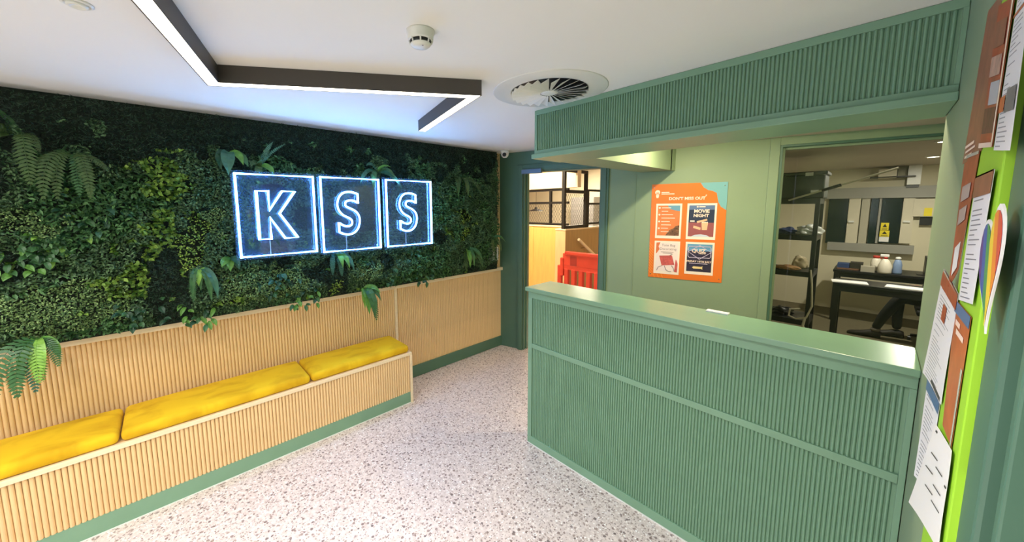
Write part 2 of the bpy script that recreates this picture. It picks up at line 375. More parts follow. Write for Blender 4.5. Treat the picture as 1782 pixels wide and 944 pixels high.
for lab, i in ends:
    y0, y1 = cuts[i] + .004, cuts[i + 1] - .004
    me = rbox(.345, y1 - y0, .062, .026, puff=.012); me.materials.append(VELVET)
    o = obj('cushion', me, None, (XL + .024 + .1745, (y0 + y1) / 2, BZ + .0005))
    tag(o, 'mustard yellow velvet seat cushion ' + ('at the free end of the bench, unmarked' if i == 2 else 'with dark brush marks, middle one on the bench' if i == 1 else 'of the bench beside the big bright green fern'), 'cushion', 'bench cushions')

# ------------------------------------------------------------------ reception desk
DX0, DX1 = -1.545, XR
desk = empty('reception_desk', ((DX0 + DX1) / 2, YD + .14, 0), 'sage green reception desk with ribbed front panels and flat worktop', 'desk')
part(MB().box(DX0, DX1 - .002, YD + .013, YD + .18, .0, 1.108), 'carcass', GREEN, desk)
part(MB().box(DX0 - .012, DX1 - .001, YD - .022, YD + .262, 1.109, 1.135), 'worktop', mat('green_worktop', WORKTOP_C, .26, noise=.03, nscale=5), desk, .003)
part(MB().box(DX0, DX0 + .034, YD, YD + .0135, .058, 1.0605), 'stile', GREEN, desk, .0015)
part(MB().box(DX1 - .018, DX1 - .002, YD, YD + .0135, .058, 1.0605), 'stile', GREEN, desk, .0015)
part(MB().box(DX0, DX1 - .002, YD, YD + .0135, .006, .0575), 'rail', GREEN, desk, .0015)
part(MB().box(DX0 + .0345, DX1 - .0185, YD, YD + .0135, .710, .742), 'rail', GREEN, desk, .0015)
part(MB().box(DX0, DX1 - .002, YD, YD + .0135, 1.061, 1.108), 'rail', GREEN, desk, .0015)
part(MB().box(DX0, DX1 - .002, YD - .004, YD + .002, .0005, .006), 'sealant_line', WHITEPL, desk)
m1 = slat_mesh('desk_slat_low', .0054, .0085, .709 - .0585, GREEN, '-Y'); m2 = slat_mesh('desk_slat_high', .0054, .0085, 1.0605 - .743, GREEN, '-Y')
x = DX0 + .0415
while x < DX1 - .023:
    for me, z in ((m1, .0585), (m2, .743)): obj('slat', me, desk, (x - desk.location.x, YD + .013 - desk.location.y, z))
    x += .01335
# ceiling bulkhead above the desk, with a ribbed fascia
BX0 = -1.503; BZ0 = 1.985
bulk = struct(box('ceiling_bulkhead', BX0, XR - .001, YD + .013, 2.125, BZ0 + .03, ZC - .001, GREEN), 'green ribbed bulkhead hanging from the ceiling above the desk')
box('bulkhead_return', BX0, -1.24, 2.126, 3.40, BZ0 + .002, ZC - .001, GREENWALL, bulk)
m_ = MB(); m_.add([(BX0, 3.38, BZ0 + .002), (-1.24, 3.38, BZ0 + .002), (-1.24, W(sx(-1.24), -.001, 0)[1], BZ0 + .002), (BX0, W(sx(BX0), -.001, 0)[1], BZ0 + .002), (BX0, 3.38, ZC - .001), (-1.24, 3.38, ZC - .001), (-1.24, W(sx(-1.24), -.001, 0)[1], ZC - .001), (BX0, W(sx(BX0), -.001, 0)[1], ZC - .001)],
    [(0, 1, 2, 3), (4, 5, 6, 7), (0, 1, 5, 4), (1, 2, 6, 5), (2, 3, 7, 6), (3, 0, 4, 7)]); m_.build('bulkhead_return', GREENWALL, bulk)
box('soffit_board', BX0 - .008, XR - .001, YD - .022, 2.125, BZ0, BZ0 + .028, GREEN, bulk, bevel=.003)
box('rail', BX0, XR - .001, YD, YD + .0128, BZ0 + .0285, 2.037, GREEN, bulk, bevel=.0015)
box('rail', BX0, XR - .001, YD, YD + .0128, 2.257, ZC - .001, GREEN, bulk, bevel=.0015)
box('stile', BX0, BX0 + .02, YD, YD + .0128, 2.0372, 2.2568, GREEN, bulk, bevel=.0015); box('stile', XR - .012, XR - .001, YD, YD + .0128, 2.0372, 2.2568, GREEN, bulk)
m3 = slat_mesh('fascia_slat', .0054, .0085, 2.2568 - 2.0372, GREEN, '-Y')
x = BX0 + .0275
while x < XR - .017: obj('slat', m3, bulk, (x, YD + .013, 2.0372)); x += .0133
# white card at the back of the worktop, lower counter behind
o = empty('leaflet', (-.505, 2.075, 1.1352), 'small white folded card lying at the back edge of the worktop', 'card')
MB().box(-.045, .05, -.018, .018, 0, .002).build('lower_leaf', PAPERW, o); MB().box(-.045, .05, -.018, .018, .0022, .006).build('upper_leaf', PAPERW, o)
o = empty('back_counter', (-.5, 2.35, 0), 'plain green lower counter on the staff side of the desk', 'counter')
part(MB().box(-1.2, .12, 2.02, 2.46, .72, .75), 'counter_top', GREEN, o, .003); part(MB().box(-1.2, -1.17, 2.03, 2.44, 0, .7195), 'side_panel', GREEN, o); part(MB().box(.09, .12, 2.03, 2.44, 0, .7195), 'side_panel', GREEN, o)

# ------------------------------------------------------------------ ceiling fittings
LEDC = (1.0, .90, .68, 1)
R_ = [Vector((-.40, -.245)), Vector((-1.89, .224)), Vector((-1.311, 1.201)), Vector((-2.165, 1.446))]
R_[0] = R_[1] + (Vector((-1.407, .072)) - R_[1]).normalized() * 1.55
def offset_chain(P, d):
    out = []
    for i, p in enumerate(P):
        ns = []
        if i > 0: t = (P[i] - P[i - 1]).normalized(); ns.append(Vector((-t.y, t.x)))
        if i < len(P) - 1: t = (P[i + 1] - P[i]).normalized(); ns.append(Vector((-t.y, t.x)))
        if len(ns) == 1: out.append(p + ns[0] * d)
        else:
            b = (ns[0] + ns[1]); b = b / b.length_squared * 2; out.append(p + b * d)
    return out
def strip(P0, P1, z0, z1):
    mb = MB(); n = len(P0)
    vs = [(p.x, p.y, z) for P in (P0, P1) for z in (z0, z1) for p in P]
    ix = lambda a, b, i: (a * 2 + b) * n + i
    fs = []
    for i in range(n - 1):
        fs += [(ix(0, 0, i), ix(0, 0, i + 1), ix(1, 0, i + 1), ix(1, 0, i)), (ix(0, 1, i), ix(1, 1, i), ix(1, 1, i + 1), ix(0, 1, i + 1)),
               (ix(0, 0, i), ix(0, 1, i), ix(0, 1, i + 1), ix(0, 0, i + 1)), (ix(1, 0, i), ix(1, 0, i + 1), ix(1, 1, i + 1), ix(1, 1, i))]
    for i in (0, n - 1): fs.append((ix(0, 0, i), ix(1, 0, i), ix(1, 1, i), ix(0, 1, i)))
    return mb.add(vs, fs)
led = empty('linear_light', (-1.6, .7, ZC), 'zigzag charcoal linear LED light with glowing warm underside on the ceiling', 'light')
WL = .054; ZB = 2.214
off = lambda d: offset_chain(R_, d)
part(strip(off(0), off(.004), ZB, ZC - .0005), 'side_wall', CHAR, led); part(strip(off(WL - .004), off(WL), ZB, ZC - .0005), 'side_wall', CHAR, led)
part(strip(off(.0042), off(WL - .0042), ZB + .03, ZC - .0005), 'housing', CHAR, led)
part(strip(off(.0042), off(WL - .0042), ZB + .001, ZB + .012), 'diffuser', emis('led_diffuser', LEDC, 7), led)
for i in (0, 3):
    t = (R_[1] - R_[0]).normalized() if i == 0 else (R_[3] - R_[2]).normalized()
    p0, p1 = off(0)[i], off(WL)[i]; e = t * (-.003 if i == 0 else .003)
    part(MB().add([(p.x + k * e.x, p.y + k * e.y, z) for p in (p0, p1) for k in (0, 1) for z in (ZB, ZC - .0005)], [(0, 1, 3, 2), (4, 6, 7, 5), (0, 4, 5, 1), (2, 3, 7, 6), (0, 2, 6, 4), (1, 5, 7, 3)]), 'end_cap', CHAR, led)
# smoke detector
sd = empty('smoke_detector', (-1.10, .722, ZC), 'white domed smoke detector with dark slots on the ceiling', 'smoke detector')
MB().lathe([(.049, 0), (.049, -.005), (.045, -.009), (.044, -.026), (.041, -.031)], 32).build('base', WHITEPL, sd, True)
MB().lathe([(.0365, -.031), (.034, -.042)], 32).build('sensor_core', BLACK, sd, True)
MB().lathe([(.036, -.042), (.035, -.044), (.027, -.051), (.012, -.053)], 32).build('cap', WHITEPL, sd, True)
for i in range(8):
    a = i * math.pi / 4 + .2; ca, sa = math.cos(a), math.sin(a)
    MB().tube([(.040 * ca, .040 * sa, -.030), (.036 * ca, .036 * sa, -.043)], .0028, 6).build('rib', WHITEPL, sd)
MB().lathe([(.0015, -.0), (.003, -.001)], 10, (.02, -.005, -.0525)).build('indicator', mat('red_indicator', srgb(110, 60, 50), .3), sd)
# swirl air diffuser
vc = (-1.20, 1.582, ZC)
vent = empty('air_diffuser', vc, 'large round white swirl air diffuser with radial vanes in the ceiling', 'air vent')
MB().lathe([(.295, 0), (.295, -.002), (.29, -.004), (.205, -.0055), (.197, -.004), (.197, -.001)], 64, cap=False).build('rim', WHITEPL, vent, True)
MB().lathe([(.197, -.0025), (.0, -.0022)], 48, cap=False).build('plenum', BLACK, vent)
MB().lathe([(.047, -.004), (.047, -.013), (.03, -.016), (.0, -.0165)], 24).build('hub', WHITEPL, vent, True)
vm = MB().add([(.046, -.004, -.0155), (.197, -.018, -.026), (.197, .024, -.005), (.046, .004, -.012), (.046, -.004, -.017), (.197, -.018, -.0275), (.197, .024, -.0065), (.046, .004, -.0135)],
              [(0, 1, 2, 3), (4, 7, 6, 5), (0, 3, 7, 4), (1, 5, 6, 2), (0, 4, 5, 1), (3, 2, 6, 7)]).mesh('vane', WHITEPL)
for i in range(24): obj('vane', vm, vent, (0, 0, 0), (0, 0, i * math.pi / 12))
# small recessed fitting at the edge
dl = empty('ceiling_speaker', (-1.607, -.138, ZC), 'small round white recessed ceiling fitting with stepped rings', 'ceiling fitting')
MB().lathe([(.036, 0), (.036, -.003), (.031, -.006), (.028, -.006), (.026, -.002), (.022, -.002)], 40, cap=False).build('outer_ring', WHITEPL, dl, True)
MB().lathe([(.025, -.001), (.024, -.009), (.019, -.012), (.016, -.011), (.013, -.006), (.0, -.005)], 40).build('inner_cup', WHITEPL, dl, True)
# dome camera in the corner
cc = empty('security_camera', (-2.735, 2.84, ZC), 'small white dome security camera on the ceiling in the corner by the doorway', 'camera')
MB().lathe([(.046, 0), (.046, -.02), (.044, -.03)], 28).build('mount', WHITEPL, cc, True)
MB().lathe([(.043, -.03), (.042, -.045), (.034, -.064), (.02, -.076), (.0, -.08)], 28).build('dome', WHITEPL, cc, True)
dv = (Vector((0, 0, H)) - Vector((-2.735, 2.84, ZC))); dv.z = -.9; dv.x -= .6; dv = dv.normalized()
m_ = MB().lathe([(.021, 0), (.021, .008), (.016, .012), (0, .012)], 20); q = Vector((0, 0, 1)).rotation_difference(dv)
m_.v = [tuple(q @ Vector(p) + dv * .034 + Vector((0, 0, -.04))) for p in m_.v]; m_.build('lens', BLACK, cc, True)
# unseen downlights added above and behind the photographer to light the lobby
for x, y, pw, lab in ((-.55, .30, 15.5, 'unseen round fill downlight added by the desk end of the lobby'), (-1.15, -.55, 13.5, 'unseen round fill downlight added over the lobby floor'), (-2.05, -1.05, 6, 'unseen round fill downlight added over the bench'), (-.45, -1.3, 15, 'unseen round fill downlight added inside the entrance')):
    p = empty('fill_downlight', (x, y, ZC), lab, 'light', 'added lobby downlights')
    MB().lathe([(.085, 0), (.085, -.004), (.075, -.007), (.072, -.002)], 32, cap=False).build('bezel', WHITEPL, p, True); MB().lathe([(.072, -.003), (.0, -.003)], 32, cap=False).build('lamp', emis('fill_downlight_lamp', (1, .97, .93, 1), 10), p)
    l = area('downlight_beam', (x, y, ZC - .01), (0, 0, 0), .14, pw, (1, .965, .92), spread=math.radians(125)); l.data.shape = 'DISK'
# warm downlights over the staff area
for i, (x, y, pw, lab) in enumerate(((-.93, 2.75, 12, 'small warm downlight recessed above the orange poster board'), (-.1, 2.62, 11, 'small warm downlight recessed above the worktop by the office window'))):
    p = empty('downlight', (x, y, ZC), lab, 'light', 'staff area downlights')
    MB().lathe([(.05, 0), (.05, -.006), (.042, -.009), (.04, -.002)], 28, cap=False).build('bezel', WHITEPL, p, True)
    MB().lathe([(.04, -.003), (.0, -.003)], 28, cap=False).build('lamp', emis('warm_lamp', (1, .83, .5, 1), 14), p)
    l = area('downlight_beam', (x, y, ZC - .012), (0, 0, 0), .08, pw, (1, .84, .56)); l.data.shape = 'DISK'

# ------------------------------------------------------------------ leaf wall
bk = struct(box('wall_left_planting_panel', XL - .016, XL + .05, -1.4, 2.86, .969, ZC - .001, mat('leaf_backing', srgb(16, 30, 18), .9, noise=.3, nscale=40)), 'dark green backing panel of the artificial leaf wall')
def vnoise(y, z, sc, seed):
    r = np.random.default_rng(seed); g = r.random((64, 64)); a = (y * sc) % 63; b = (z * sc) % 63
    i, j = np.floor(a).astype(int), np.floor(b).astype(int); u, v = a - i, b - j; u = u * u * (3 - 2 * u); v = v * v * (3 - 2 * v)
    i2, j2 = (i + 1) % 64, (j + 1) % 64
    return g[i, j] * (1 - u) * (1 - v) + g[i2, j] * u * (1 - v) + g[i, j2] * (1 - u) * v + g[i2, j2] * u * v
def blob(y, z, cy, cz, ry, rz): return np.exp(-(((y - cy) / ry) ** 2 + ((z - cz) / rz) ** 2))
def species(y, z):
    """0 boxwood, 1 round bright leaf, 2 fine lime leaf, 3 dark fern fleck, 4 mid green pointed leaf, 5 pale boxwood"""
    n1 = vnoise(y + 5, z + 3, 5.0, 1); n2 = vnoise(y + 5, z + 3, 14.0, 2) - .5; n3 = vnoise(y + 5, z, 3.0, 5)
    s = np.zeros(len(y), int); s[n1 > .62] = 4; s[n1 < .3] = 3
    s[(blob(y, z, -.45, 1.15, .3, .16) + .8 * blob(y, z, .50, 1.16, .28, .16) + .6 * blob(y, z, -.5, 1.62, .16, .14) + .55 * blob(y, z, .25, 1.62, .12, .2) + .7 * blob(y, z, 1.25, 1.15, .25, .12) + n2 * .6) > .42] = 5
    drift = np.exp(-(((y - (-.12 + .30 * (z - 1.25) + .05 * np.sin(z * 9))) / .13) ** 2)) * (z > 1.18) * (z < 2.03)
    n4 = vnoise(y + 5, z + 3, 26.0, 21); s[((drift + n2 * 1.5) > .62) & (n4 > .2)] = 1
    s[(blob(y, z, .13, 1.48, .1, .17) + blob(y, z, .98, 1.06, .07, .09) + .6 * blob(y, z, 2.33, 1.45, .2, .3) + n2 * .7) > .52] = 2
    s[(z + n2 * .35 > 2.04)] = 3  # leaves near the ceiling all dark: the unlit top is painted in
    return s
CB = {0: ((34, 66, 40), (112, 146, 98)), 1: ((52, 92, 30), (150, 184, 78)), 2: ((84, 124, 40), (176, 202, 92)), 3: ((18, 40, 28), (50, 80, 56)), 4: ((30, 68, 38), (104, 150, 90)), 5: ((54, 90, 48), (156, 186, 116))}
SZ = {0: (.02, .0098), 1: (.030, .020), 2: (.014, .010), 3: (.022, .0045), 4: (.032, .0125), 5: (.015, .0075)}
def leaf_stuff(name, label, sel, n, y0=-1.3, y1=2.84, z0=.985, z1=2.262):
    r = np.random.default_rng(100 + len(name))
    y = r.uniform(y0, y1, n * 6); z = r.uniform(z0, z1, n * 6); s = species(y, z)
    k = np.isin(s, sel); y, z, s = y[k], z[k], s[k]
    m = min(len(y), n); y, z, s = y[:m], z[:m], s[:m]
    bump = vnoise(y + 5, z + 3, 7, 9) * .06 + vnoise(y + 5, z + 3, 22, 10) * .035
    edge = np.clip((z - .96) / .14, .25, 1) * np.clip((y1 - y) / .1, .45, 1)
    x = XL + .055 + (.02 + bump) * edge + r.uniform(0, .035, m) * edge
    Lh = np.array([SZ[q][0] for q in range(6)])[s] * r.uniform(.65, 1.25, m); Wd = np.array([SZ[q][1] for q in range(6)])[s] * r.uniform(.75, 1.2, m)
    # leaf frames: tip direction mostly downwards and outwards, normal mostly towards the room and up
    t = np.stack([r.uniform(.1, .9, m), r.normal(0, .75, m), r.normal(-.25, .6, m)], 1); t /= np.linalg.norm(t, axis=1)[:, None]
    nn = np.stack([r.uniform(.4, 1, m), r.normal(0, .5, m), r.uniform(.0, 1.0, m)], 1); sd_ = np.cross(t, nn); sd_ /= np.linalg.norm(sd_, axis=1)[:, None] + 1e-9
    nn = np.cross(sd_, t)
    b = np.stack([x, y, z], 1) - t * (Lh * .3)[:, None]
    mid = b + t * (Lh * .5)[:, None]; fold = nn * (Wd * .25)[:, None]
    V = np.stack([b, mid + sd_ * (Wd / 2)[:, None] + fold, b + t * Lh[:, None], mid - sd_ * (Wd / 2)[:, None] + fold], 1).reshape(-1, 3)
    V[:, 2] = np.minimum(V[:, 2], ZC - .002)
    me = bpy.data.meshes.new(name); me.vertices.add(4 * m); me.vertices.foreach_set('co', V.astype(np.float32).ravel())
    i = np.arange(m) * 4; F = np.stack([i, i + 1, i + 2, i, i + 2, i + 3], 1).ravel()
    me.loops.add(6 * m); me.loops.foreach_set('vertex_index', F.astype(np.int32)); me.polygons.add(2 * m)
    me.polygons.foreach_set('loop_start', (np.arange(2 * m) * 3).astype(np.int32)); me.update(); me.validate()
    lo = np.array([srgb(*CB[q][0])[:3] for q in range(6)])[s]; hi = np.array([srgb(*CB[q][1])[:3] for q in range(6)])[s]
    cc_ = lo + (hi - lo) * (r.random(m) ** 1.4)[:, None]
    at = me.color_attributes.new('Col', 'FLOAT_COLOR', 'POINT'); cf = np.concatenate([np.repeat(cc_, 4, 0), np.ones((4 * m, 1))], 1); at.data.foreach_set('color', cf.astype(np.float32).ravel())
    me.materials.append(LEAF); o = bpy.data.objects.new(name, me); COL.objects.link(o); return tag(o, label, 'foliage', None, 'stuff')
leaf_stuff('boxwood_foliage', 'fine dense artificial boxwood leaves covering the leaf wall', [0, 5], 62000)
leaf_stuff('bright_foliage', 'bright yellow green round leaves in a drift on the leaf wall', [1, 2], 8000)
leaf_stuff('dark_foliage', 'dark fern flecks, also painting in the shade along the top of the leaf wall', [3], 34000)
leaf_stuff('pointed_foliage', 'mid green pointed leaves in patches on the leaf wall', [4], 14000)

# fronds, large leaves
def frond_mesh(length, width, droop, n=16, kind='fern', start=(1, 0, .5), seed=0):
    """one frond growing from the origin towards start (x = out of the wall, y = along, z = up)"""
    rr = random.Random(seed); mb = MB(); d = Vector(start).normalized(); p = Vector((0, 0, 0)); ds = length / n; path = [p.copy()]; dirs = [d.copy()]
    for i in range(n):
        p = p + d * ds; d = (d + Vector((0, 0, -droop * ds / length * 1.6))).normalized(); path.append(p.copy()); dirs.append(d.copy())
    def sv(d):
        s = d.cross(Vector((.9, 0, .45))); return s.normalized() if s.length > 1e-4 else Vector((0, 1, 0))
    if kind == 'fern':
        mb.tube(path, [.0022 * (1 - .7 * i / n) for i in range(n + 1)], 4)
        for i in range(1, n + 1):
            f = i / n; wd = width * (math.sin(math.pi * min(1, .12 + .88 * f)) ** .7) * (1 if f < .97 else .4); s = sv(dirs[i]); nrm = s.cross(dirs[i])
            for sg in (-1, 1):
                o = path[i]; t = (s * sg + dirs[i] * .45 + nrm * rr.uniform(-.12, .12)).normalized(); q = dirs[i] * (ds * .42)
                tip = o + t * wd + Vector((0, 0, -.12 * wd)); m_ = o + t * wd * .5
                mb.add([o - q * .6, m_ - q, tip, m_ + q, o + q * .6], [(0, 1, 2, 3, 4)])
    else:
        L_, C_, R2 = [], [], []
        for i in range(n + 1):
            f = i / n; wd = width * (math.sin(math.pi * min(1, .06 + .94 * f)) ** .65) * (1 - f ** 5 * .9) + .0008; s = sv(dirs[i]); nrm = s.cross(dirs[i])
            wv = .12 * wd * math.sin(i * 2.1) if kind == 'strap' else 0
            L_.append(path[i] + s * wd + nrm * (.22 * wd + wv)); C_.append(path[i]); R2.append(path[i] - s * wd + nrm * (.22 * wd - wv))
        k = n + 1
        mb.add(L_ + C_ + R2, [(i, i + 1, k + i + 1, k + i) for i in range(n)] + [(k + i, k + i + 1, 2 * k + i + 1, 2 * k + i) for i in range(n)])
    return mb
FM = {k: frondmat(k, c) for k, c in {'frond_bright': srgb(96, 146, 62), 'frond_lime': srgb(134, 180, 78), 'frond_mid': srgb(62, 104, 60), 'frond_dark': srgb(38, 74, 50), 'frond_blue': srgb(62, 108, 86), 'frond_olive': srgb(72, 98, 54)}.items()}  # frond_blue also paints the sign's blue light into leaves near it
def plant(u, v, name, label, cat, fr, group=None, X=-2.80):
    b = onx(u, v, X); o = empty(name, b, label, cat, group); k = 1.3 if u > 500 else 1.05
    for i, (kind, L_, wd, dr_, st, m_) in enumerate(fr):
        L_ *= k; wd *= k
        frond_mesh(L_, wd, dr_, 18 if kind == 'fern' else 9, kind, st, i).build('frond' if kind == 'fern' else 'leaf', FM[m_], o)
    return o
GP = 'plants in the leaf wall'
plant(68, 592, 'fern', 'large bright green fern hanging over the wood rail by the bench cushion', 'fern', [('fern', .36, .045, 2.6, (.5, -.5, .35), 'frond_mid'), ('fern', .33, .042, 2.8, (.6, -.25, .3), 'frond_mid'), ('strap', .2, .018, 2.4, (.8, -.4, .35), 'frond_bright'), ('fern', .26, .034, 2.8, (.9, .02, .35), 'frond_lime'), ('strap', .22, .018, 2.6, (.9, .16, .3), 'frond_lime'), ('strap', .2, .016, 2.8, (.9, -.12, .3), 'frond_lime'), ('fern', .24, .03, 3.0, (.8, .1, .2), 'frond_bright'), ('fern', .3, .04, 3.0, (.6, -.4, .1), 'frond_mid'), ('fern', .2, .03, 2.2, (.7, .5, .3), 'frond_mid'), ('strap', .16, .02, 2.2, (.6, .62, .3), 'frond_bright'), ('fern', .28, .036, 3.2, (.7, -.1, 0), 'frond_blue')], GP)
plant(345, 470, 'fern', 'hanging fern with lime tips beneath the lime leaf patch', 'fern', [('strap', .2, .014, 3.4, (.7, -.35, .25), 'frond_mid'), ('strap', .13, .018, 3.0, (.8, -.1, .3), 'frond_lime'), ('strap', .13, .02, 2.6, (.7, .4, .3), 'frond_lime'), ('strap', .24, .016, 3.4, (.6, .3, .1), 'frond_mid'), ('strap', .25, .018, 3.0, (.5, .42, .2), 'frond_blue'), ('strap', .15, .014, 3.4, (.8, 0, .1), 'frond_mid'), ('fern', .22, .022, 3.2, (.6, -.3, .1), 'frond_mid')], GP)
plant(632, 503, 'fern', 'green fern spilling over the wood rail beside the vertical joint strip', 'fern', [('strap', .2, .024, 2.8, (.7, -.05, .1), 'frond_bright'), ('strap', .24, .026, 3.0, (.6, .14, .1), 'frond_mid'), ('fern', .25, .03, 2.8, (.5, .22, 0), 'frond_mid'), ('strap', .16, .017, 1.6, (.6, .55, .3), 'frond_mid'), ('strap', .13, .015, 1.2, (.5, .5, .45), 'frond_bright'), ('strap', .15, .018, 3.2, (.8, -.25, .2), 'frond_lime')], GP)
plant(582, 442, 'fern', 'fern painted as blue lit, tucked under the gap between the first two sign tiles', 'fern', [('fern', .15, .02, 3.4, (.5, -.35, .1), 'frond_blue'), ('strap', .15, .015, 2.0, (.6, .5, .25), 'frond_bright'), ('strap', .18, .014, 2.0, (.5, .8, .25), 'frond_blue'), ('strap', .13, .015, 2.4, (.7, .2, .3), 'frond_bright'), ('fern', .16, .022, 3.2, (.6, .2, 0), 'frond_blue')], GP, -2.78)
plant(128, 270, 'fern', 'olive fern with two long fronds hanging like a fork', 'fern', [('fern', .33, .036, 2.6, (.6, -.45, .25), 'frond_olive'), ('fern', .30, .034, 2.8, (.7, .3, .2), 'frond_olive'), ('fern', .30, .03, 3.0, (.6, -.3, .15), 'frond_olive'), ('fern', .26, .03, 3.2, (.7, .4, .1), 'frond_olive'), ('fern', .18, .02, 1.0, (.4, -.8, .15), 'frond_olive'), ('fern', .17, .02, 1.0, (.4, .85, .1), 'frond_olive'), ('fern', .26, .028, 3.4, (.7, .1, .1), 'frond_mid')], GP)
plant(36, 235, 'fern', 'dim fern with one ribbed frond hanging straight down', 'fern', [('fern', .3, .042, 3.6, (.5, .12, .1), 'frond_olive'), ('strap', .14, .02, 1.4, (.5, -.8, .3), 'frond_olive'), ('strap', .15, .012, .6, (.3, -.3, .9), 'frond_mid'), ('fern', .15, .02, 1.8, (.6, .5, .3), 'frond_olive'), ('strap', .13, .024, 1.2, (.4, -.7, .6), 'frond_olive')], GP)
plant(398, 268, 'fern', 'broad dark leaves drooping over the upper corner of the K tile', 'fern', [('strap', .2, .035, 3.0, (.7, -.15, .3), 'frond_blue'), ('strap', .16, .024, 1.4, (.6, .6, .2), 'frond_mid'), ('strap', .15, .022, 1.8, (.6, .4, .35), 'frond_bright'), ('strap', .15, .03, 2.8, (.5, -.5, .3), 'frond_dark')], GP, -2.79)
plant(452, 290, 'fern', 'plant painted as blue lit with two upright spiky fronds above the K tile', 'fern', [('fern', .19, .018, .5, (.35, .25, .9), 'frond_blue'), ('fern', .22, .014, .5, (.35, .5, .9), 'frond_blue'), ('strap', .12, .02, 1.6, (.6, .7, .35), 'frond_bright'), ('strap', .12, .018, 1.2, (.6, -.45, .6), 'frond_olive'), ('strap', .12, .02, 2.6, (.8, -.3, .2), 'frond_olive'), ('strap', .1, .018, .8, (.5, -.1, .9), 'frond_olive')], GP, -2.77)
plant(655, 300, 'fern', 'long curved leaves spreading above the two S tiles', 'fern', [('strap', .2, .012, 1.4, (.4, -.85, .35), 'frond_blue'), ('strap', .21, .016, 1.2, (.5, .85, .1), 'frond_blue'), ('strap', .15, .014, 1.0, (.4, -.5, .7), 'frond_blue'), ('strap', .15, .014, 1.6, (.4, .6, .6), 'frond_mid'), ('strap', .17, .016, 2.4, (.6, -.5, .2), 'frond_mid'), ('strap', .12, .01, 1, (.5, .3, .7), 'frond_bright')], GP, -2.77)
plant(812, 436, 'fern', 'green fern arching over the rail towards the doorway corner', 'fern', [('fern', .22, .03, 2.0, (.6, .6, .25), 'frond_mid'), ('strap', .2, .022, 2.2, (.6, -.3, .2), 'frond_bright'), ('strap', .18, .02, 2.6, (.7, 0, .2), 'frond_mid'), ('fern', .2, .028, 2.6, (.6, -.55, .1), 'frond_olive'), ('strap', .18, .02, 1.6, (.6, .4, .3), 'frond_mid')], GP)
plant(803, 312, 'fern', 'dim fern on the dark area beside the last S tile', 'fern', [('fern', .22, .026, 1.6, (.5, -.6, .3), 'frond_olive'), ('fern', .22, .026, 1.6, (.5, .7, .3), 'frond_olive'), ('strap', .2, .02, 3.0, (.7, -.1, .2), 'frond_olive'), ('fern', .2, .024, 2.6, (.6, .3, .1), 'frond_dark'), ('strap', .18, .012, 3.0, (.5, -.9, -.2), 'frond_mid')], GP)
plant(855, 415, 'fern', 'small olive fern just above the white rimmed wall box', 'fern', [('fern', .17, .024, 2.4, (.6, -.4, .2), 'frond_olive'), ('fern', .17, .024, 2.4, (.6, .2, .3), 'frond_olive'), ('strap', .15, .012, 1.4, (.5, .5, .5), 'frond_mid')], GP)
plant(402, 452, 'leafy_sprig', 'pale broad leaves beside the lower corner of the K tile', 'plant', [('leaf', .1, .022, 1.4, (.6, -.6, .4), 'frond_bright'), ('leaf', .1, .022, 1.6, (.7, .3, .5), 'frond_blue'), ('leaf', .1, .02, 2, (.8, -.2, .1), 'frond_bright'), ('leaf', .09, .02, 1.8, (.6, .5, .0), 'frond_blue'), ('leaf', .09, .02, 1.8, (.6, -.6, -.1), 'frond_mid')], GP)
# broad leaf sprigs
def sprig(u, v, label, n, m_, L_=.052, wd=.0125, seed=0, spread=.10, X=-2.795):
    rr = random.Random(seed); b = onx(u, v, X); o = empty('leafy_sprig', b, label, 'plant', GP)
    for i in range(int(n * 1.6)):
        a = rr.uniform(0, 6.28); st = (rr.uniform(.5, .9), math.cos(a) * .8, math.sin(a) * .7 + .15)
        fm = frond_mesh(L_ * rr.uniform(.75, 1.2), wd * rr.uniform(.8, 1.15), rr.uniform(.8, 1.8), 6, 'leaf', st, i)
        q = fm.build('leaf', FM[rr.choice(m_)], o); q.location = (rr.uniform(-.02, .02), rr.uniform(-spread, spread), rr.uniform(-spread, spread) * .7)
for u, v, lab, n, ms, sd2 in ((30, 462, 'glossy broad leaves on the leaf wall above the pale boxwood, beside the panel edge', 14, ['frond_mid', 'frond_mid', 'frond_bright'], 1), (78, 432, 'bright and dark broad leaves climbing between boxwood patches', 15, ['frond_mid', 'frond_mid', 'frond_dark', 'frond_bright'], 2),
                              (112, 430, 'broad leaf cluster with lime young leaves below the forked fern', 15, ['frond_mid', 'frond_mid', 'frond_lime', 'frond_dark'], 3), (152, 382, 'dark broad leaves just below the forked olive fern', 15, ['frond_mid', 'frond_blue', 'frond_dark'], 4),
                              (478, 500, 'dark broad leaves under the K tile near the rail', 12, ['frond_mid', 'frond_dark', 'frond_blue'], 5), (505, 480, 'slim dark leaves under the K tile, next to the round leaf cluster', 10, ['frond_dark', 'frond_blue'], 6),
                              (528, 520, 'leaf clump drooping over the rail under the first S tile', 14, ['frond_mid', 'frond_bright', 'frond_dark'], 7), (690, 478, 'dark leaves hanging over the rail under the last S tile', 12, ['frond_dark', 'frond_mid'], 8), (738, 482, 'small leaf tuft curling over the rail past the last tile', 10, ['frond_dark', 'frond_mid'], 9),
                              (350, 548, 'ivy like tuft drooping onto the rail under the hanging fern', 14, ['frond_mid', 'frond_bright', 'frond_dark'], 10), (250, 545, 'dark tangled leaves above the rail beside the ivy like tuft', 12, ['frond_dark', 'frond_mid'], 11), (720, 440, 'leaves painted as teal lit just under the last S tile corner', 10, ['frond_blue', 'frond_mid'], 12)):
    sprig(u, v, lab, n, ms, seed=sd2)
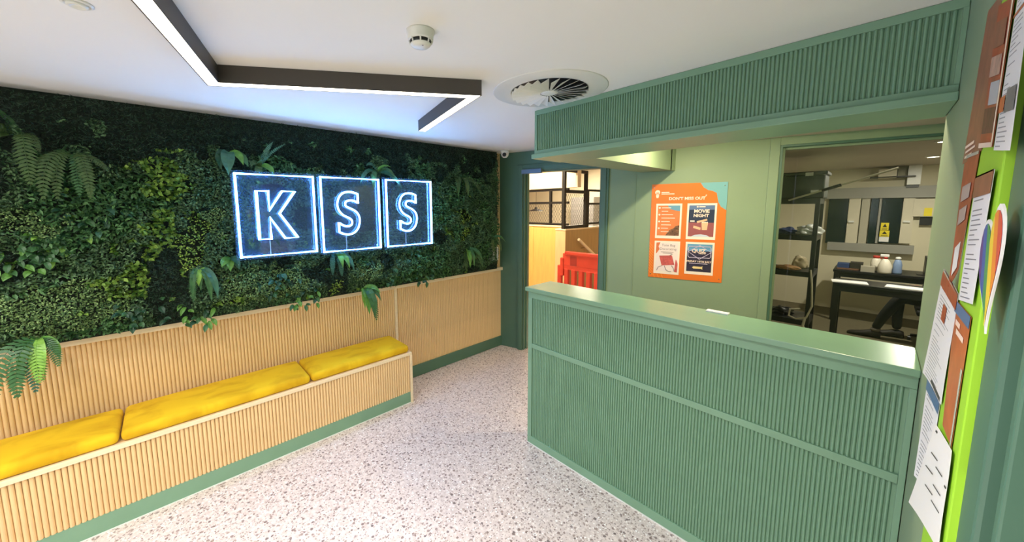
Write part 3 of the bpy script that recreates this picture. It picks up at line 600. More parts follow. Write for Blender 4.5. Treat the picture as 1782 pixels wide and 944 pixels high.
# white rimmed wall box seen edge-on among the leaves
b = onx(862, 442, -2.80); o = empty('wall_box', b, 'white rimmed dark wall box among leaves near the doorway', 'wall box')
for nm, y0, y1, z0, z1 in (('rim', -.035, -.026, -.075, .075), ('rim', .026, .035, -.075, .075), ('rim', -.026, .026, -.075, -.064), ('rim', -.026, .026, .064, .075)): MB().box(-.1, .012, y0, y1, z0, z1).build(nm, WHITEPL, o, bevel=.002)
MB().box(-.1, -.008, -.026, .026, -.064, .064).build('recess', BLACK, o)

# ------------------------------------------------------------------ neon sign
sign = empty('neon_sign', (-2.70, 1.09, 1.36), 'glowing blue white neon sign of three square tiles reading K S S', 'sign')
NEON = emis('neon_white', (.15, .45, 1.0, 1), 27); NEONB = emis('neon_blue_halo', (.03, .13, 1.0, 1), 3.0); ACR = bloom_acrylic('acrylic_with_bloom', .035)
XN = -2.68
def S_outline():
    """outline of a bold S, unit height 0..1, width 0..0.62"""
    def arc(cx, cy, r, a0, a1, n): return [(cx + r * .98 * math.cos(math.radians(a0 + (a1 - a0) * i / n)), cy + r * math.sin(math.radians(a0 + (a1 - a0) * i / n))) for i in range(n + 1)]
    out = [(.60, .955), (.60, .735)]
    out += [(.53, .775), (.44, .80), (.34, .80), (.255, .775), (.225, .72), (.25, .665), (.34, .625), (.46, .58), (.565, .51), (.625, .41), (.63, .29), (.58, .15), (.47, .05), (.32, .005), (.16, .02), (.02, .075), (.02, .295), (.12, .235), (.23, .20), (.33, .205), (.395, .245), (.405, .31), (.36, .37), (.26, .415), (.15, .465), (.06, .545), (.01, .65), (.015, .775), (.075, .895), (.19, .975), (.33, 1.0), (.47, .99)]
    return out
def K_outline(): return [(0, 1), (.215, 1), (.215, .60), (.475, 1), (.72, 1), (.40, .53), (.73, 0), (.48, 0), (.215, .45), (.215, 0), (0, 0)]
def smooth_closed(P, k=3):
    out = []; n = len(P)
    for i in range(n):
        p0, p1, p2, p3 = [Vector(P[(i + q) % n]) for q in (-1, 0, 1, 2)]
        for j in range(k):
            t = j / k; out.append(.5 * ((2 * p1) + (-p0 + p2) * t + (2 * p0 - 5 * p1 + 4 * p2 - p3) * t * t + (-p0 + 3 * p1 - 3 * p2 + p3) * t ** 3))
    return [tuple(p) for p in out]
def dense(P, step=.01):
    out = []
    for i in range(len(P)):
        a, b = Vector(P[i]), Vector(P[(i + 1) % len(P)]); n = max(1, int((b - a).length / step))
        out += [tuple(a + (b - a) * j / n) for j in range(n)]
    return out
def neon(parent, name, pts, lab=None):
    """pts in (Y, z); bright tube with a blue halo tube behind it"""
    l = parent.location + sign.location if parent is not sign else sign.location
    f = MB().tube([(XN - l.x, p[0] - l.y, p[1] - l.z) for p in pts], .006, 8, closed=True).build(name, NEON, parent)
    MB().tube([(XN - .0125 - l.x, p[0] - l.y, p[1] - l.z) for p in pts], .0055, 6, closed=True).build(name + '_base', NEONB, parent)  # glowing blue tube added behind the bright one to imitate its halo
    return f
tiles = [((.359, .822, 1.372, 1.903), 'K', (.468, 1.480, .318)), ((.873, 1.322, 1.359, 1.905), 'S', (.985, 1.478, .325)), ((1.388, 1.825, 1.358, 1.907), 'S', (1.505, 1.478, .325))]
for (y0, y1, z0, z1), ch, (ly, lz, lh) in tiles:
    g = .022
    p = MB().box(XN - .026, XN - .020, y0 - g, y1 + g, z0 - g, z1 + g); l = sign.location; p.v = [(q[0] - l.x, q[1] - l.y, q[2] - l.z) for q in p.v]
    pan = p.build('acrylic_panel', ACR, sign); pan['label'] = 'clear acrylic tile with neon letter ' + ch
    neon(pan, 'neon_frame', [(y0, z1), (y1, z1), (y1, z0), (y0, z0)])
    if ch == 'K': pts = [(ly + a * lh, lz + b * lh) for a, b in K_outline()]
    else:
        P = S_outline(); sm_ = []
        n = len(P); corners = {0, 1, 17, 18}
        for i in range(n):
            p0, p1, p2, p3 = [Vector(P[(i + q) % n]) for q in (-1, 0, 1, 2)]
            if i in (0, 17): sm_.append(tuple(p1)); continue
            if i in corners: p0 = p1
            if (i + 1) % n in corners: p3 = p2
            for j in range(3):
                t = j / 3; sm_.append(tuple(.5 * ((2 * p1) + (-p0 + p2) * t + (2 * p0 - 5 * p1 + 4 * p2 - p3) * t * t + (-p0 + 3 * p1 - 3 * p2 + p3) * t ** 3)))
        pts = [(ly + a * lh * .82, lz + b * lh) for a, b in sm_]
    neon(pan, 'neon_letter', pts)
    for yy in (y0 + .02, y1 - .02):
        for zz in (z0 + .02, z1 - .02):
            m_ = MB().lathe([(.005, 0), (.005, .13)], 8, axis='X'); m_.v = [(q[0] + XN - .157 - l.x, q[1] + yy - l.y, q[2] + zz - l.z) for q in m_.v]; m_.build('standoff', CHROME, pan)
    m_ = MB().tube([(XN - .012 - l.x, ly + .06 - l.y, lz - l.z), (XN - .014 - l.x, ly + .062 - l.y, (lz + z0) / 2 - l.z), (XN - .012 - l.x, ly + .06 - l.y, z0 - l.z)], .0015, 5); m_.build('power_wire', mat('clear_wire', srgb(190, 205, 215), .3), pan)

# ------------------------------------------------------------------ orange poster board
PS0, PS1, PZ0, PZ1 = 1.427, 2.004, 1.004, 1.872
pb = empty('poster_board', W((PS0 + PS1) / 2, 0, PZ0), 'orange promotional board with four small posters on green wall', 'poster', rz=TH)
def PB(u, v, n): return ((u - .5) * (PS1 - PS0), n, (1 - v) * (PZ1 - PZ0))           # local: u right, v down, n towards +wall
def pquad(name, u0, u1, v0, v1, n0, n1, m, parent=None, off=(0, 0, 0)):
    a, b = PB(u0, v1, n0), PB(u1, v0, n1)
    return MB().box(a[0] - off[0], b[0] - off[0], n0 - off[1], n1 - off[1], a[2] - off[2], b[2] - off[2]).build(name, m, parent or pb)
def ppoly(name, pts, n0, n1, m, parent=None):
    return MB().prism([PB(u, v, 0)[0::2] for u, v in pts], n0, n1, lambda p, q, d: (p, d, q)).build(name, m, parent or pb)
def ptext(name, s, u, v, size, m, n=-.0075, bold=0.0, parent=None, align='CENTER'):
    c = bpy.data.curves.new(name, 'FONT'); c.body = s; c.size = size; c.align_x = align; c.align_y = 'CENTER'; c.extrude = .0003; c.offset = bold; c.resolution_u = 3; c.materials.append(m)
    tmp = bpy.data.objects.new(name, c); COL.objects.link(tmp); me = bpy.data.meshes.new_from_object(tmp.evaluated_get(bpy.context.evaluated_depsgraph_get())); bpy.data.objects.remove(tmp)
    o = bpy.data.objects.new(name, me); COL.objects.link(o); o.parent = parent or pb; p = PB(u, v, n); o.location = p; o.rotation_euler = (math.pi / 2, 0, 0); return o
pquad('board', 0, 1, 0, 1, -.005, -.0005, ORANGE)
PINKW = mat('pale_peach_ink', srgb(255, 226, 208), .4); TEAL = mat('teal_print', srgb(126, 182, 186), .35); CARD = mat('cream_card', srgb(250, 232, 216), .5); NAVY = mat('navy_print', srgb(44, 54, 78), .35)
ppoly('teal_corner', [(.66, 0), (.70, .045), (.76, .075), (.82, .085), (.87, .105), (.885, .16), (.90, .20), (.93, .24), (.97, .26), (1, .275), (1, 0)], -.0056, -.005, TEAL)
for i in range(14):
    v = .62 + i * .03; ppoly('stripe', [(0, v), (.06, v + .05), (.06, v + .06), (0, v + .01)] if v < .93 else [(.02 + (v - .93) * 2, .955), (.05 + (v - .93) * 2, 1.0), (.06 + (v - .93) * 2, 1.0), (.03 + (v - .93) * 2, .955)], -.0054, -.005, mat('amber_ink', srgb(250, 150, 62), .35))
ptext('lettering', "DON'T MISS OUT", .49, .155, .036, PINKW, bold=.0012)
ptext('lettering', "//", .74, .128, .018, PINKW, bold=.001)
for u, v in ((.035, .035), (.965, .035), (.035, .965), (.965, .965)): m_ = MB().lathe([(.005, 0), (.004, -.003)], 12, PB(u, v, -.005), 'Y'); m_.build('fixing_screw', CHROME, pb)
m_ = MB().lathe([(.021, 0), (.021, -.0008)], 20, PB(.085, .085, -.005), 'Y'); m_.build('bulb_logo', PINKW, pb); ppoly('bulb_logo_base', [(.062, .112), (.108, .112), (.1, .145), (.07, .145)], -.0058, -.005, PINKW)
ppoly('bulb_logo_band', [(.065, .088), (.105, .088), (.105, .096), (.065, .096)], -.0064, -.0058, ORANGE)
pquad('logo_line', .14, .25, .082, .092, -.0056, -.005, PINKW); pquad('logo_line', .14, .32, .099, .109, -.0056, -.005, PINKW)
# four cards: schedule, movie night, tote bag, quiz
def card(u0, u1, v0, v1, lab, face, mu=.025, mv=.03):
    c = pquad('poster_card', u0, u1, v0, v1, -.0066, -.0051, CARD); c['label'] = lab
    if face: pquad('print_area', u0 + mu, u1 - mu, v0 + .02, v1 - mv, -.0071, -.0066, face, c)
    return c
c1 = card(.075, .435, .205, .572, 'orange schedule poster', mat('orange_schedule', srgb(226, 128, 70), .4, noise=.1, nscale=8))
ppoly('blue_patch', [(.24, .225), (.41, .225), (.41, .285), (.34, .275), (.27, .262)], -.0076, -.0071, mat('steel_blue_ink', srgb(110, 160, 186), .4), c1)
ppoly('photo_patch', [(.22, .54), (.28, .48), (.33, .465), (.36, .44), (.41, .43), (.41, .542)], -.0076, -.0071, mat('brown_photo', srgb(120, 84, 58), .5, noise=.6, nscale=60), c1)
for k in range(8):
    v = .245 + k * .036; pquad('schedule_line', .155, .155 + (.13, .09, .16, .19, .12, .14, .10, .11)[k], v, v + .007, -.0078, -.0071, PINKW, c1)
    if k % 2 == 0: MB().lathe([(.0085, 0), (.0085, -.0007)], 12, PB(.125, v + .004, -.0071), 'Y').build('schedule_dot', PINKW, c1)
c2 = card(.505, .885, .205, .572, 'movie night poster', NAVY)
pquad('maroon_panel', .53, .86, .40, .542, -.0074, -.0071, mat('maroon_print', srgb(158, 86, 88), .4), c2); pquad('sky_panel', .53, .86, .225, .27, -.0074, -.0071, mat('dusk_blue', srgb(96, 120, 160), .4), c2)
ptext('lettering', 'MOVIE', .695, .285, .039, PINKW, -.0078, .0016, c2); ptext('lettering', 'NIGHT', .69, .33, .037, PINKW, -.0078, .0014, c2)
pquad('small_print', .55, .61, .378, .392, -.0078, -.0071, PINKW, c2); MB().lathe([(.007, 0), (.007, -.0007)], 12, PB(.64, .24, -.0074), 'Y').build('bulb_logo', PINKW, c2); pquad('small_print', .66, .74, .235, .245, -.0078, -.0074, PINKW, c2)
PEACH = mat('peach_ink', srgb(240, 190, 150), .4)
ppoly('clapper', [(.64, .385), (.77, .36), (.775, .378), (.645, .405)], -.0078, -.0071, PEACH, c2); ppoly('popcorn_tub', [(.70, .40), (.785, .40), (.775, .475), (.71, .475)], -.0079, -.0074, PEACH, c2); ppoly('ticket', [(.60, .43), (.695, .45), (.69, .475), (.595, .455)], -.0078, -.0074, PEACH, c2)
ppoly('seat_arc', [(.575, .542), (.62, .525), (.695, .518), (.77, .525), (.815, .542)], -.0078, -.0074, mat('pale_blue_ink', srgb(206, 214, 226), .4), c2)
for u in (.715, .735, .755, .775): MB().lathe([(.006, 0), (.006, -.0009)], 8, PB(u - .002, .396, -.0079), 'Y').build('popcorn', PINKW, c2)
c3 = card(.075, .435, .60, .955, 'pale tote bag decorating poster', mat('pale_pink_print', srgb(246, 226, 220), .5)); INK = mat('grey_ink', srgb(150, 130, 130), .5); CORAL = mat('coral_ink', srgb(206, 92, 88), .45, noise=.2, nscale=60)
ptext('lettering', 'Tote Bag', .275, .645, .03, INK, -.0076, 0, c3); ptext('lettering', 'Decorating', .27, .685, .03, INK, -.0076, 0, c3)
pquad('small_print', .17, .35, .715, .721, -.0076, -.0071, INK, c3); pquad('small_print', .2, .33, .728, .733, -.0076, -.0071, INK, c3)
ppoly('coral_splash', [(.102, .62), (.16, .615), (.135, .66), (.15, .69), (.115, .73), (.1, .74)], -.0076, -.0071, mat('orange_splash', srgb(226, 120, 70), .4), c3)
ppoly('tote_bag', [(.15, .76), (.33, .75), (.37, .85), (.19, .865)], -.0077, -.0071, CORAL, c3)
for pts in ([(.23, .866), (.25, .905), (.29, .925), (.33, .925)], [(.33, .86), (.36, .89), (.37, .92)], [(.12, .92), (.14, .885), (.2, .865)], [(.30, .752), (.34, .735)], [(.39, .80), (.41, .84), (.405, .92)]):
    MB().tube([PB(u, v, -.0074) for u, v in pts], .0028, 5).build('bag_handle' if len(pts) > 3 else 'brush_stroke', CORAL if pts[0][0] == .39 else INK, c3)
ppoly('coral_splash', [(.385, .79), (.41, .83), (.41, .93), (.37, .925)], -.0075, -.0071, CORAL, c3)
c4 = card(.51, .885, .60, .935, 'dark blue quiz poster', mat('quiz_indigo', srgb(52, 44, 66), .4, noise=.3, nscale=10))
pquad('sky_panel', .535, .86, .62, .69, -.0074, -.0071, mat('quiz_sky', srgb(104, 160, 196), .4, noise=.15, nscale=10), c4)
LIL = mat('lilac_ink', srgb(206, 190, 216), .4)
def ring(pts, parent, name='neon_line'): MB().tube([PB(u, v, -.0078) for u, v in pts], .003, 5, closed=True).build(name, LIL, parent)
ring([(.565, .645), (.83, .645), (.845, .66), (.845, .745), (.83, .76), (.565, .76), (.55, .745), (.55, .66)], c4); ring([(.70, .635), (.85, .70), (.70, .775), (.55, .70)], c4)
ptext('lettering', 'QUIZ', .685, .69, .043, PINKW, -.0082, .0012, c4); ptext('lettering', 'NIGHT', .735, .715, .018, PINKW, -.0082, .0006, c4)
ptext('lettering', 'FRIDAY 10TH JULY', .695, .80, .0225, PINKW, -.0078, .0006, c4); pquad('small_print', .57, .81, .818, .823, -.0078, -.0071, LIL, c4)
ppoly('gold_arrow', [(.61, .862), (.63, .85), (.73, .852), (.75, .845), (.745, .862), (.75, .88), (.725, .872), (.63, .874)], -.0078, -.0071, mat('gold_ink', srgb(240, 212, 150), .4), c4)

# ------------------------------------------------------------------ notice board on the right wall
LIME = mat('lime_paint', srgb(160, 214, 48), .5, noise=.04, nscale=5)
XF = .118
nb = tag(box('notice_board', XF, XR - .0005, .956, 1.2, .62, 2.04, LIME, bevel=.002), 'lime green notice board covered in papers on the end wall', 'notice board')
def paper(name, quad, label, m, off=.001, group='papers on the lime board', curl=0.0, cat='paper'):
    """quad: four picture points (far top, near top, near bottom, far bottom) of the sheet on the board's face"""
    P = [onx(u, v, XF - off) for u, v in quad]; n = 8; o = empty(name, P[2], label, cat, group)
    P = [p - P[2] for p in P]; vs = []; uvs = []
    for i in range(n + 1):
        for j in range(n + 1):
            a, b = i / n, j / n; p = (P[0] * (1 - a) + P[1] * a) * (1 - b) + (P[3] * (1 - a) + P[2] * a) * b
            p = p.copy(); p.x -= curl * ((1 - a) ** 3) * (.35 + .65 * b) + .0012 * math.sin(7 * b + 3 * a) * curl * 40; vs.append(p); uvs.append((a, b))
    fs = [(i * (n + 1) + j, i * (n + 1) + j + 1, (i + 1) * (n + 1) + j + 1, (i + 1) * (n + 1) + j) for i in range(n) for j in range(n)]
    me = bpy.data.meshes.new('sheet'); me.from_pydata([tuple(p) for p in vs], [], fs); ul = me.uv_layers.new(name='UVMap')
    for l in me.loops: ul.data[l.index].uv = uvs[l.vertex_index]
    me.materials.append(m); s = bpy.data.objects.new('sheet', me); COL.objects.link(s); s.parent = o
    sol = s.modifiers.new('thick', 'SOLIDIFY'); sol.thickness = .0004
    def patch(nm, a0, a1, b0, b1, mm, lift=.0008):
        q = []
        for a, b in ((a0, b0), (a1, b0), (a1, b1), (a0, b1)):
            p = (P[0] * (1 - a) + P[1] * a) * (1 - b) + (P[3] * (1 - a) + P[2] * a) * b; p = p.copy(); p.x -= lift + curl * ((1 - a) ** 3) * (.35 + .65 * b); q.append(p)
        MB().add([tuple(p) for p in q] + [(p.x - .0003, p.y, p.z) for p in q], [(0, 1, 2, 3), (4, 7, 6, 5), (0, 4, 5, 1), (1, 5, 6, 2), (2, 6, 7, 3), (3, 7, 4, 0)]).build(nm, mm, o)
    return o, patch
PR = printed('letter_print', srgb(232, 230, 232), srgb(150, 150, 156), 34)
PR2 = printed('letter_print_spaced', srgb(234, 232, 236), srgb(132, 132, 140), 26, .6)
PRR = printed('red_poster_print', srgb(168, 92, 66), srgb(206, 170, 150), 11, .3)
BRN = mat('brown_red_print', srgb(156, 96, 74), .35, noise=.2, nscale=25); RED = mat('brick_red_print', srgb(176, 78, 48), .35, noise=.2, nscale=30); ORG2 = mat('burnt_orange_print', srgb(196, 104, 56), .4, noise=.15, nscale=20)
BLU = mat('blue_ink', srgb(86, 116, 158), .4); DK = mat('dark_ink', srgb(70, 66, 66), .5); GREYINK = mat('grey_code_ink', srgb(120, 116, 116), .5); SILV = mat('clear_sleeve_edge', srgb(206, 204, 190), .25)
o, pt = paper('poster', [(1722, 18), (1744, -12), (1708, 262), (1680, 286)], 'tall brown red poster on the far edge of the lime board', BRN, .001, curl=.004)
pt('white_mark', .05, .5, .88, .9, PINKW); pt('white_mark', .1, .6, .92, .935, PINKW); pt('white_mark', .1, .45, .955, .97, PINKW)
o, pt = paper('poster', [(1738, 10), (1766, -8), (1727, 256), (1704, 258)], 'framed brown red poster with photo panels behind the white letter', RED, .003)
pt('photo_panel', .1, .8, .12, .3, BRN); pt('photo_panel', .1, .8, .36, .5, mat('pink_brown_photo', srgb(190, 150, 136), .4, noise=.3, nscale=40)); pt('photo_panel', .3, .9, .54, .7, mat('grey_photo', srgb(190, 188, 196), .4)); pt('photo_panel', .1, .9, .72, .9, mat('dark_red_photo', srgb(110, 60, 52), .4, noise=.4, nscale=50)); pt('border', .93, 1, 0, 1, PINKW); pt('border', 0, 1, .965, 1, PINKW)
o, pt = paper('letter', [(1772, -20), (1800, -60), (1757, 262), (1725, 262)], 'white letter with orange box and code block hanging at the board top', PR, .005, curl=-.002)
pt('orange_box', .0, .36, .66, .76, ORG2); pt('code_block', .45, .95, .63, .77, GREYINK); pt('orange_rule', .0, .9, .16, .175, ORG2)
o, pt = paper('poster', [(1682, 272), (1705, 262), (1668, 468), (1655, 500)], 'red poster with grey panels in a clear sleeve below brown poster', RED, .002, curl=.004)
pt('sleeve_edge', 0, 1, 0, .025, SILV); pt('grey_panel', .15, .8, .24, .36, mat('mauve_grey_print', srgb(190, 170, 166), .4)); pt('grey_panel', .15, .75, .42, .54, mat('mauve_grey_print', srgb(190, 170, 166), .4)); pt('white_label', .2, .7, .72, .94, PAPERW); pt('code_block', .4, .65, .75, .9, GREYINK)
o, pt = paper('notice', [(1699, 308), (1731, 294), (1692, 530), (1668, 522)], 'white list notice with brown header at the middle of the board', PR2, .004)
pt('header', 0, 1, 0, .17, BRN); pt('sleeve_edge', 0, 1, 0, .012, SILV)
o, pt = paper('poster', [(1664, 522), (1690, 552), (1655, 780), (1640, 740)], 'burnt orange leaflet with blue corner below the list notice', ORG2, .002)
pt('blue_corner', 0, 1, 0, .09, BLU); pt('white_mark', .2, .5, .13, .17, PINKW); pt('white_mark', .3, .8, .19, .23, PINKW); pt('sleeve_edge', .92, 1, .4, 1, SILV)
o, pt = paper('notice', [(1646, 468), (1668, 512), (1637, 705), (1612, 650)], 'narrow white notice with red oval mark at the board edge', PR, .003, curl=.006)
pt('red_header', 0, 1, 0, .14, RED); pt('sleeve_edge', 0, 1, 0, .02, SILV); pt('red_oval', .35, .55, .24, .38, RED)
o, pt = paper('notice', [(1618, 655), (1636, 700), (1610, 858), (1597, 830)], 'white notice with blue band, lowest at the far board edge', PR2, .002, curl=.006)
pt('blue_band', 0, 1, .02, .13, BLU); pt('dark_rule', 0, 1, -.04, .0, DK)
o, pt = paper('notice', [(1632, 740), (1656, 785), (1632, 960), (1590, 878)], 'tilted white handwritten sheet at the bottom of the lime board', PAPERW, .0045, curl=.008)
for k, (a, b) in enumerate(((.2, .25), (.5, .32), (.15, .42), (.55, .5), (.3, .6), (.6, .66))): pt('pen_stroke', a, a + .3, b, b + .012, DK)
pt('drawing_pin', .12, .2, .03, .05, DK); pt('drawing_pin', .94, 1, .36, .38, DK)
# rainbow heart badge
hb = onx(1722, 455, XF - .006); o = empty('rainbow_heart', hb, 'rainbow striped heart cut-out with white rim stuck on the lime board', 'sticker')
def heart(sc):
    P = []
    for i in range(40):
        t = 2 * math.pi * i / 40; P.append((.062 * sc * math.sin(t) ** 3 * 1.05, .0062 * sc * (13 * math.cos(t) - 5 * math.cos(2 * t) - 2 * math.cos(3 * t) - math.cos(4 * t)) * .9))
    return P
tilt = .35
HT = lambda p, q, d: (d, -(p * math.cos(tilt) - q * math.sin(tilt)), p * math.sin(tilt) + q * math.cos(tilt))
MB().prism(heart(1.12), 0, .002, HT).build('white_rim', PAPERW, o)
cols = [srgb(206, 74, 60), srgb(232, 140, 50), srgb(238, 208, 60), srgb(70, 150, 90), srgb(54, 90, 170), srgb(92, 54, 140)]
hp = heart(1.0); bm0 = bmesh.new(); bm0.faces.new([bm0.verts.new((p, q, 0)) for p, q in hp])
for k, cl in enumerate(cols):
    b2 = bm0.copy(); lo, hi = .066 - .022 * (k + 1), .066 - .022 * k
    for co, no, fl in (((lo, 0, 0), (1, 0, 0), 1), ((hi, 0, 0), (1, 0, 0), 0)):
        bmesh.ops.bisect_plane(b2, geom=b2.verts[:] + b2.edges[:] + b2.faces[:], plane_co=co, plane_no=no, clear_inner=bool(fl), clear_outer=not fl)
    me = bpy.data.meshes.new('stripe')
    for v in b2.verts: v.co = Vector(HT(v.co.x, v.co.y, -.0006))
    b2.to_mesh(me); b2.free(); me.materials.append(mat('rainbow_%d' % k, cl, .35)); q = obj('rainbow_stripe', me, o)
    sl = q.modifiers.new('thick', 'SOLIDIFY'); sl.thickness = .0004

# ------------------------------------------------------------------ room through the doorway
WARMW = mat('warm_wood_panel', srgb(226, 176, 96), .45, noise=.08, nscale=6, stretch=(4, 4, .6)); BEIGE = mat('beige_bulkhead', srgb(214, 192, 160), .7)
struct(box('wall_far_room_back', -9.5, -1.6, 10.2, 10.3, 0, 2.9, CREAM), 'pale far wall of the room through the doorway')
struct(box('wall_far_room_side', -9.6, -9.5, 2.0, 10.3, 0, 2.9, CREAM), 'pale side wall of the far room')
struct(box('wall_divider', -1.62, -1.5, 3.52, 10.3, 0, 2.9, CREAM), 'cream dividing wall between far room and office')
struct(box('wall_far_room_near', -9.5, XL - .12, 2.9, 3.0, 0, 2.9, CREAM), 'cream near wall of the far room')
struct(box('ceiling_far_room', -9.5, -1.6, 2.95, 10.3, 2.9, 3.0, BEIGE), 'beige ceiling of the far room')
struct(box('wall_far_bulkhead', -7.5, -3.30, 5.14, 5.24, 1.99, 2.9, BEIGE), 'beige bulkhead above the mesh screen')
hw = empty('half_wall', (-4.6, 5.18, 0), 'warm wood panelled half wall seen through the doorway', 'half wall')
for i in range(6):
    x0 = -7.3 + i * .62; part(MB().box(x0, x0 + .615, 5.13, 5.15, 0.08, 1.32), 'panel', WARMW, hw)
part(MB().box(-7.3, -3.5, 5.15, 5.25, 0, 1.32), 'core', WARMW, hw); part(MB().box(-7.3, -3.5, 5.12, 5.26, 1.32, 1.345), 'capping', WOODEDGE, hw); part(MB().box(-7.3, -3.5, 5.125, 5.15, 0, .08), 'plinth', WOODEDGE, hw)
# mesh screen on the half wall
MESHM = mat('mesh_wire', srgb(52, 46, 42), .5, metal=.3)
def mesh_panel(name, a0, a1, z0, z1, T, parent, step=.055, r=.0022):
    mb = MB(); wd, ht = a1 - a0, z1 - z0
    def seg(p, q): mb.tube([T(a0 + p[0], z0 + p[1]), T(a0 + q[0], z0 + q[1])], r, 3, cap=False)
    k = -ht / 1.6
    while k < wd:
        for sg in (1, -1):
            x0_, x1_ = k, k + ht / 1.6; p, q = [x0_, 0.], [x1_, ht]
            if p[0] < 0: p = [0., -x0_ * 1.6]
            if q[0] > wd: q = [wd, (wd - x0_) * 1.6]
            if q[0] > p[0] + .005:
                if sg < 0: p, q = [wd - p[0], p[1]], [wd - q[0], q[1]]
                seg(p, q)
        k += step
    l = parent.location; mb.v = [(p[0] - l.x, p[1] - l.y, p[2] - l.z) for p in mb.v]; o = mb.build(name, MESHM, parent); o['kind'] = 'stuff'; return o
ms = empty('mesh_screen', (-4.5, 5.19, 1.345), 'black framed wire mesh screen on top of the wood half wall', 'screen')
for i, x in enumerate((-7.2, -6.2, -5.2, -4.42, -3.87)): part(MB().box(x - .02, x + .02, 5.17, 5.21, 1.345, 1.985), 'post', BLACKMET, ms)
for z in (1.345, 1.72, 1.945): part(MB().box(-7.2, -3.5, 5.165, 5.215, z, z + .04), 'rail', BLACKMET, ms)
xs = (-7.2, -6.2, -5.2, -4.42, -3.87, -3.5)
for i in range(2, 5): mesh_panel('mesh', xs[i] + .02, xs[i + 1] - .02, 1.385, 1.72, lambda a, z: (a, 5.19, z), ms)
# stair wall with frame
sw = empty('stair_wall', (-3.35, 5.4, 0), 'pale wood clad stair wall end with shade painted into its side behind the barrier', 'half wall')
part(MB().box(-3.46, -3.28, 4.8, 6.8, 0, 1.295), 'core', mat('shaded_wood_panel', srgb(176, 144, 92), .5, noise=.08, nscale=5, stretch=(4, 4, .6)), sw); part(MB().box(-3.465, -3.275, 4.785, 4.8, 0, 1.295), 'end_panel', mat('pale_end_panel', srgb(214, 184, 134), .5, noise=.06, nscale=6, stretch=(4, 4, .6)), sw); part(MB().box(-3.47, -3.27, 4.78, 6.8, 1.295, 1.315), 'capping', WOODEDGE, sw)  # core wood coloured darker than the end, painting in the unlit side
fr = empty('metal_frame', (-3.33, 5.1, 1.315), 'tall black rectangular metal frame standing on the stair wall', 'screen')
for y_ in (4.81, 5.44): part(MB().box(-3.355, -3.305, y_ - .025, y_ + .025, 1.315, 2.27), 'post', BLACKMET, fr)
for z in (1.315, 1.89, 2.22): part(MB().box(-3.352, -3.308, 4.835, 5.415, z, z + .05), 'rail', BLACKMET, fr)
mesh_panel('mesh', 4.84, 5.41, 1.37, 1.89, lambda a, z: (-3.33, a, z), fr)
f2 = empty('mesh_screen', (-3.33, 6.1, 1.315), 'lower black mesh screen behind the tall metal frame', 'screen')
for y_ in (5.5, 6.1, 6.75): part(MB().box(-3.352, -3.308, y_ - .02, y_ + .02, 1.315, 1.95), 'post', BLACKMET, f2)
for z in (1.36, 1.70, 1.93): part(MB().box(-3.35, -3.31, 5.52, 6.73, z, z + .035), 'rail', BLACKMET, f2)
mesh_panel('mesh', 5.52, 6.73, 1.395, 1.70, lambda a, z: (-3.33, a, z), f2)
hr = empty('handrail', (-3.2, 5.2, .9), 'pale wooden handrail sloping down the side of the stair wall', 'handrail')
part(MB().tube([(-3.2, 5.05, 1.14), (-3.2, 5.9, .62)], .024, 10), 'rail', WOODEDGE, hr); part(MB().tube([(-3.28, 5.25, .97), (-3.2, 5.25, 1.0)], .008, 8), 'bracket', CHROME, hr); part(MB().tube([(-3.28, 5.7, .7), (-3.2, 5.7, .73)], .008, 8), 'bracket', CHROME, hr)
# red plastic barrier
RB = mat('red_plastic', srgb(206, 58, 38), .45, noise=.06, nscale=10)
bar = empty('safety_barrier', (-3.0, 4.55, 0), 'red plastic pedestrian safety barrier standing in front of the stair wall', 'barrier')
bx0, bx1, by = -3.14, -2.2, 4.55
part(MB().box(bx0, bx1, by - .025, by + .025, .78, .97), 'top_panel', RB, bar, .012); part(MB().box(bx0 + .04, bx1, by - .04, by + .04, .95, 1.0), 'top_rail', RB, bar, .01)
part(MB().box(bx0 - .06, bx1, by - .03, by + .03, .30, .42), 'bottom_rail', RB, bar, .012); part(MB().box(bx0 - .03, bx1, by - .022, by + .022, .72, .79), 'middle_rail', RB, bar, .008)
for i in range(9):
    x0 = bx0 + .03 + i * .125; part(MB().box(x0, x0 + .075, by - .03, by + .03, .40, .74), 'slat', RB, bar, .014)
part(MB().box(bx0 - .09, bx0 - .02, by - .03, by + .03, .3, .78), 'end_post', RB, bar, .012); part(MB().box(bx0 - .04, bx0 + .02, by - .035, by + .035, .62, .9), 'hook_block', RB, bar, .012)
part(MB().box(bx0 + .1, bx0 + .18, by - .25, by + .25, 0, .05), 'foot', BLACK, bar, .01); part(MB().box(bx0 + .11, bx0 + .17, by - .03, by + .03, .05, .32), 'foot_post', RB, bar); part(MB().box(bx0 + .13, bx0 + .25, by - .028, by + .028, .79, .94), 'recess_block', mat('dark_red_plastic', srgb(160, 40, 30), .5), bar, .01)
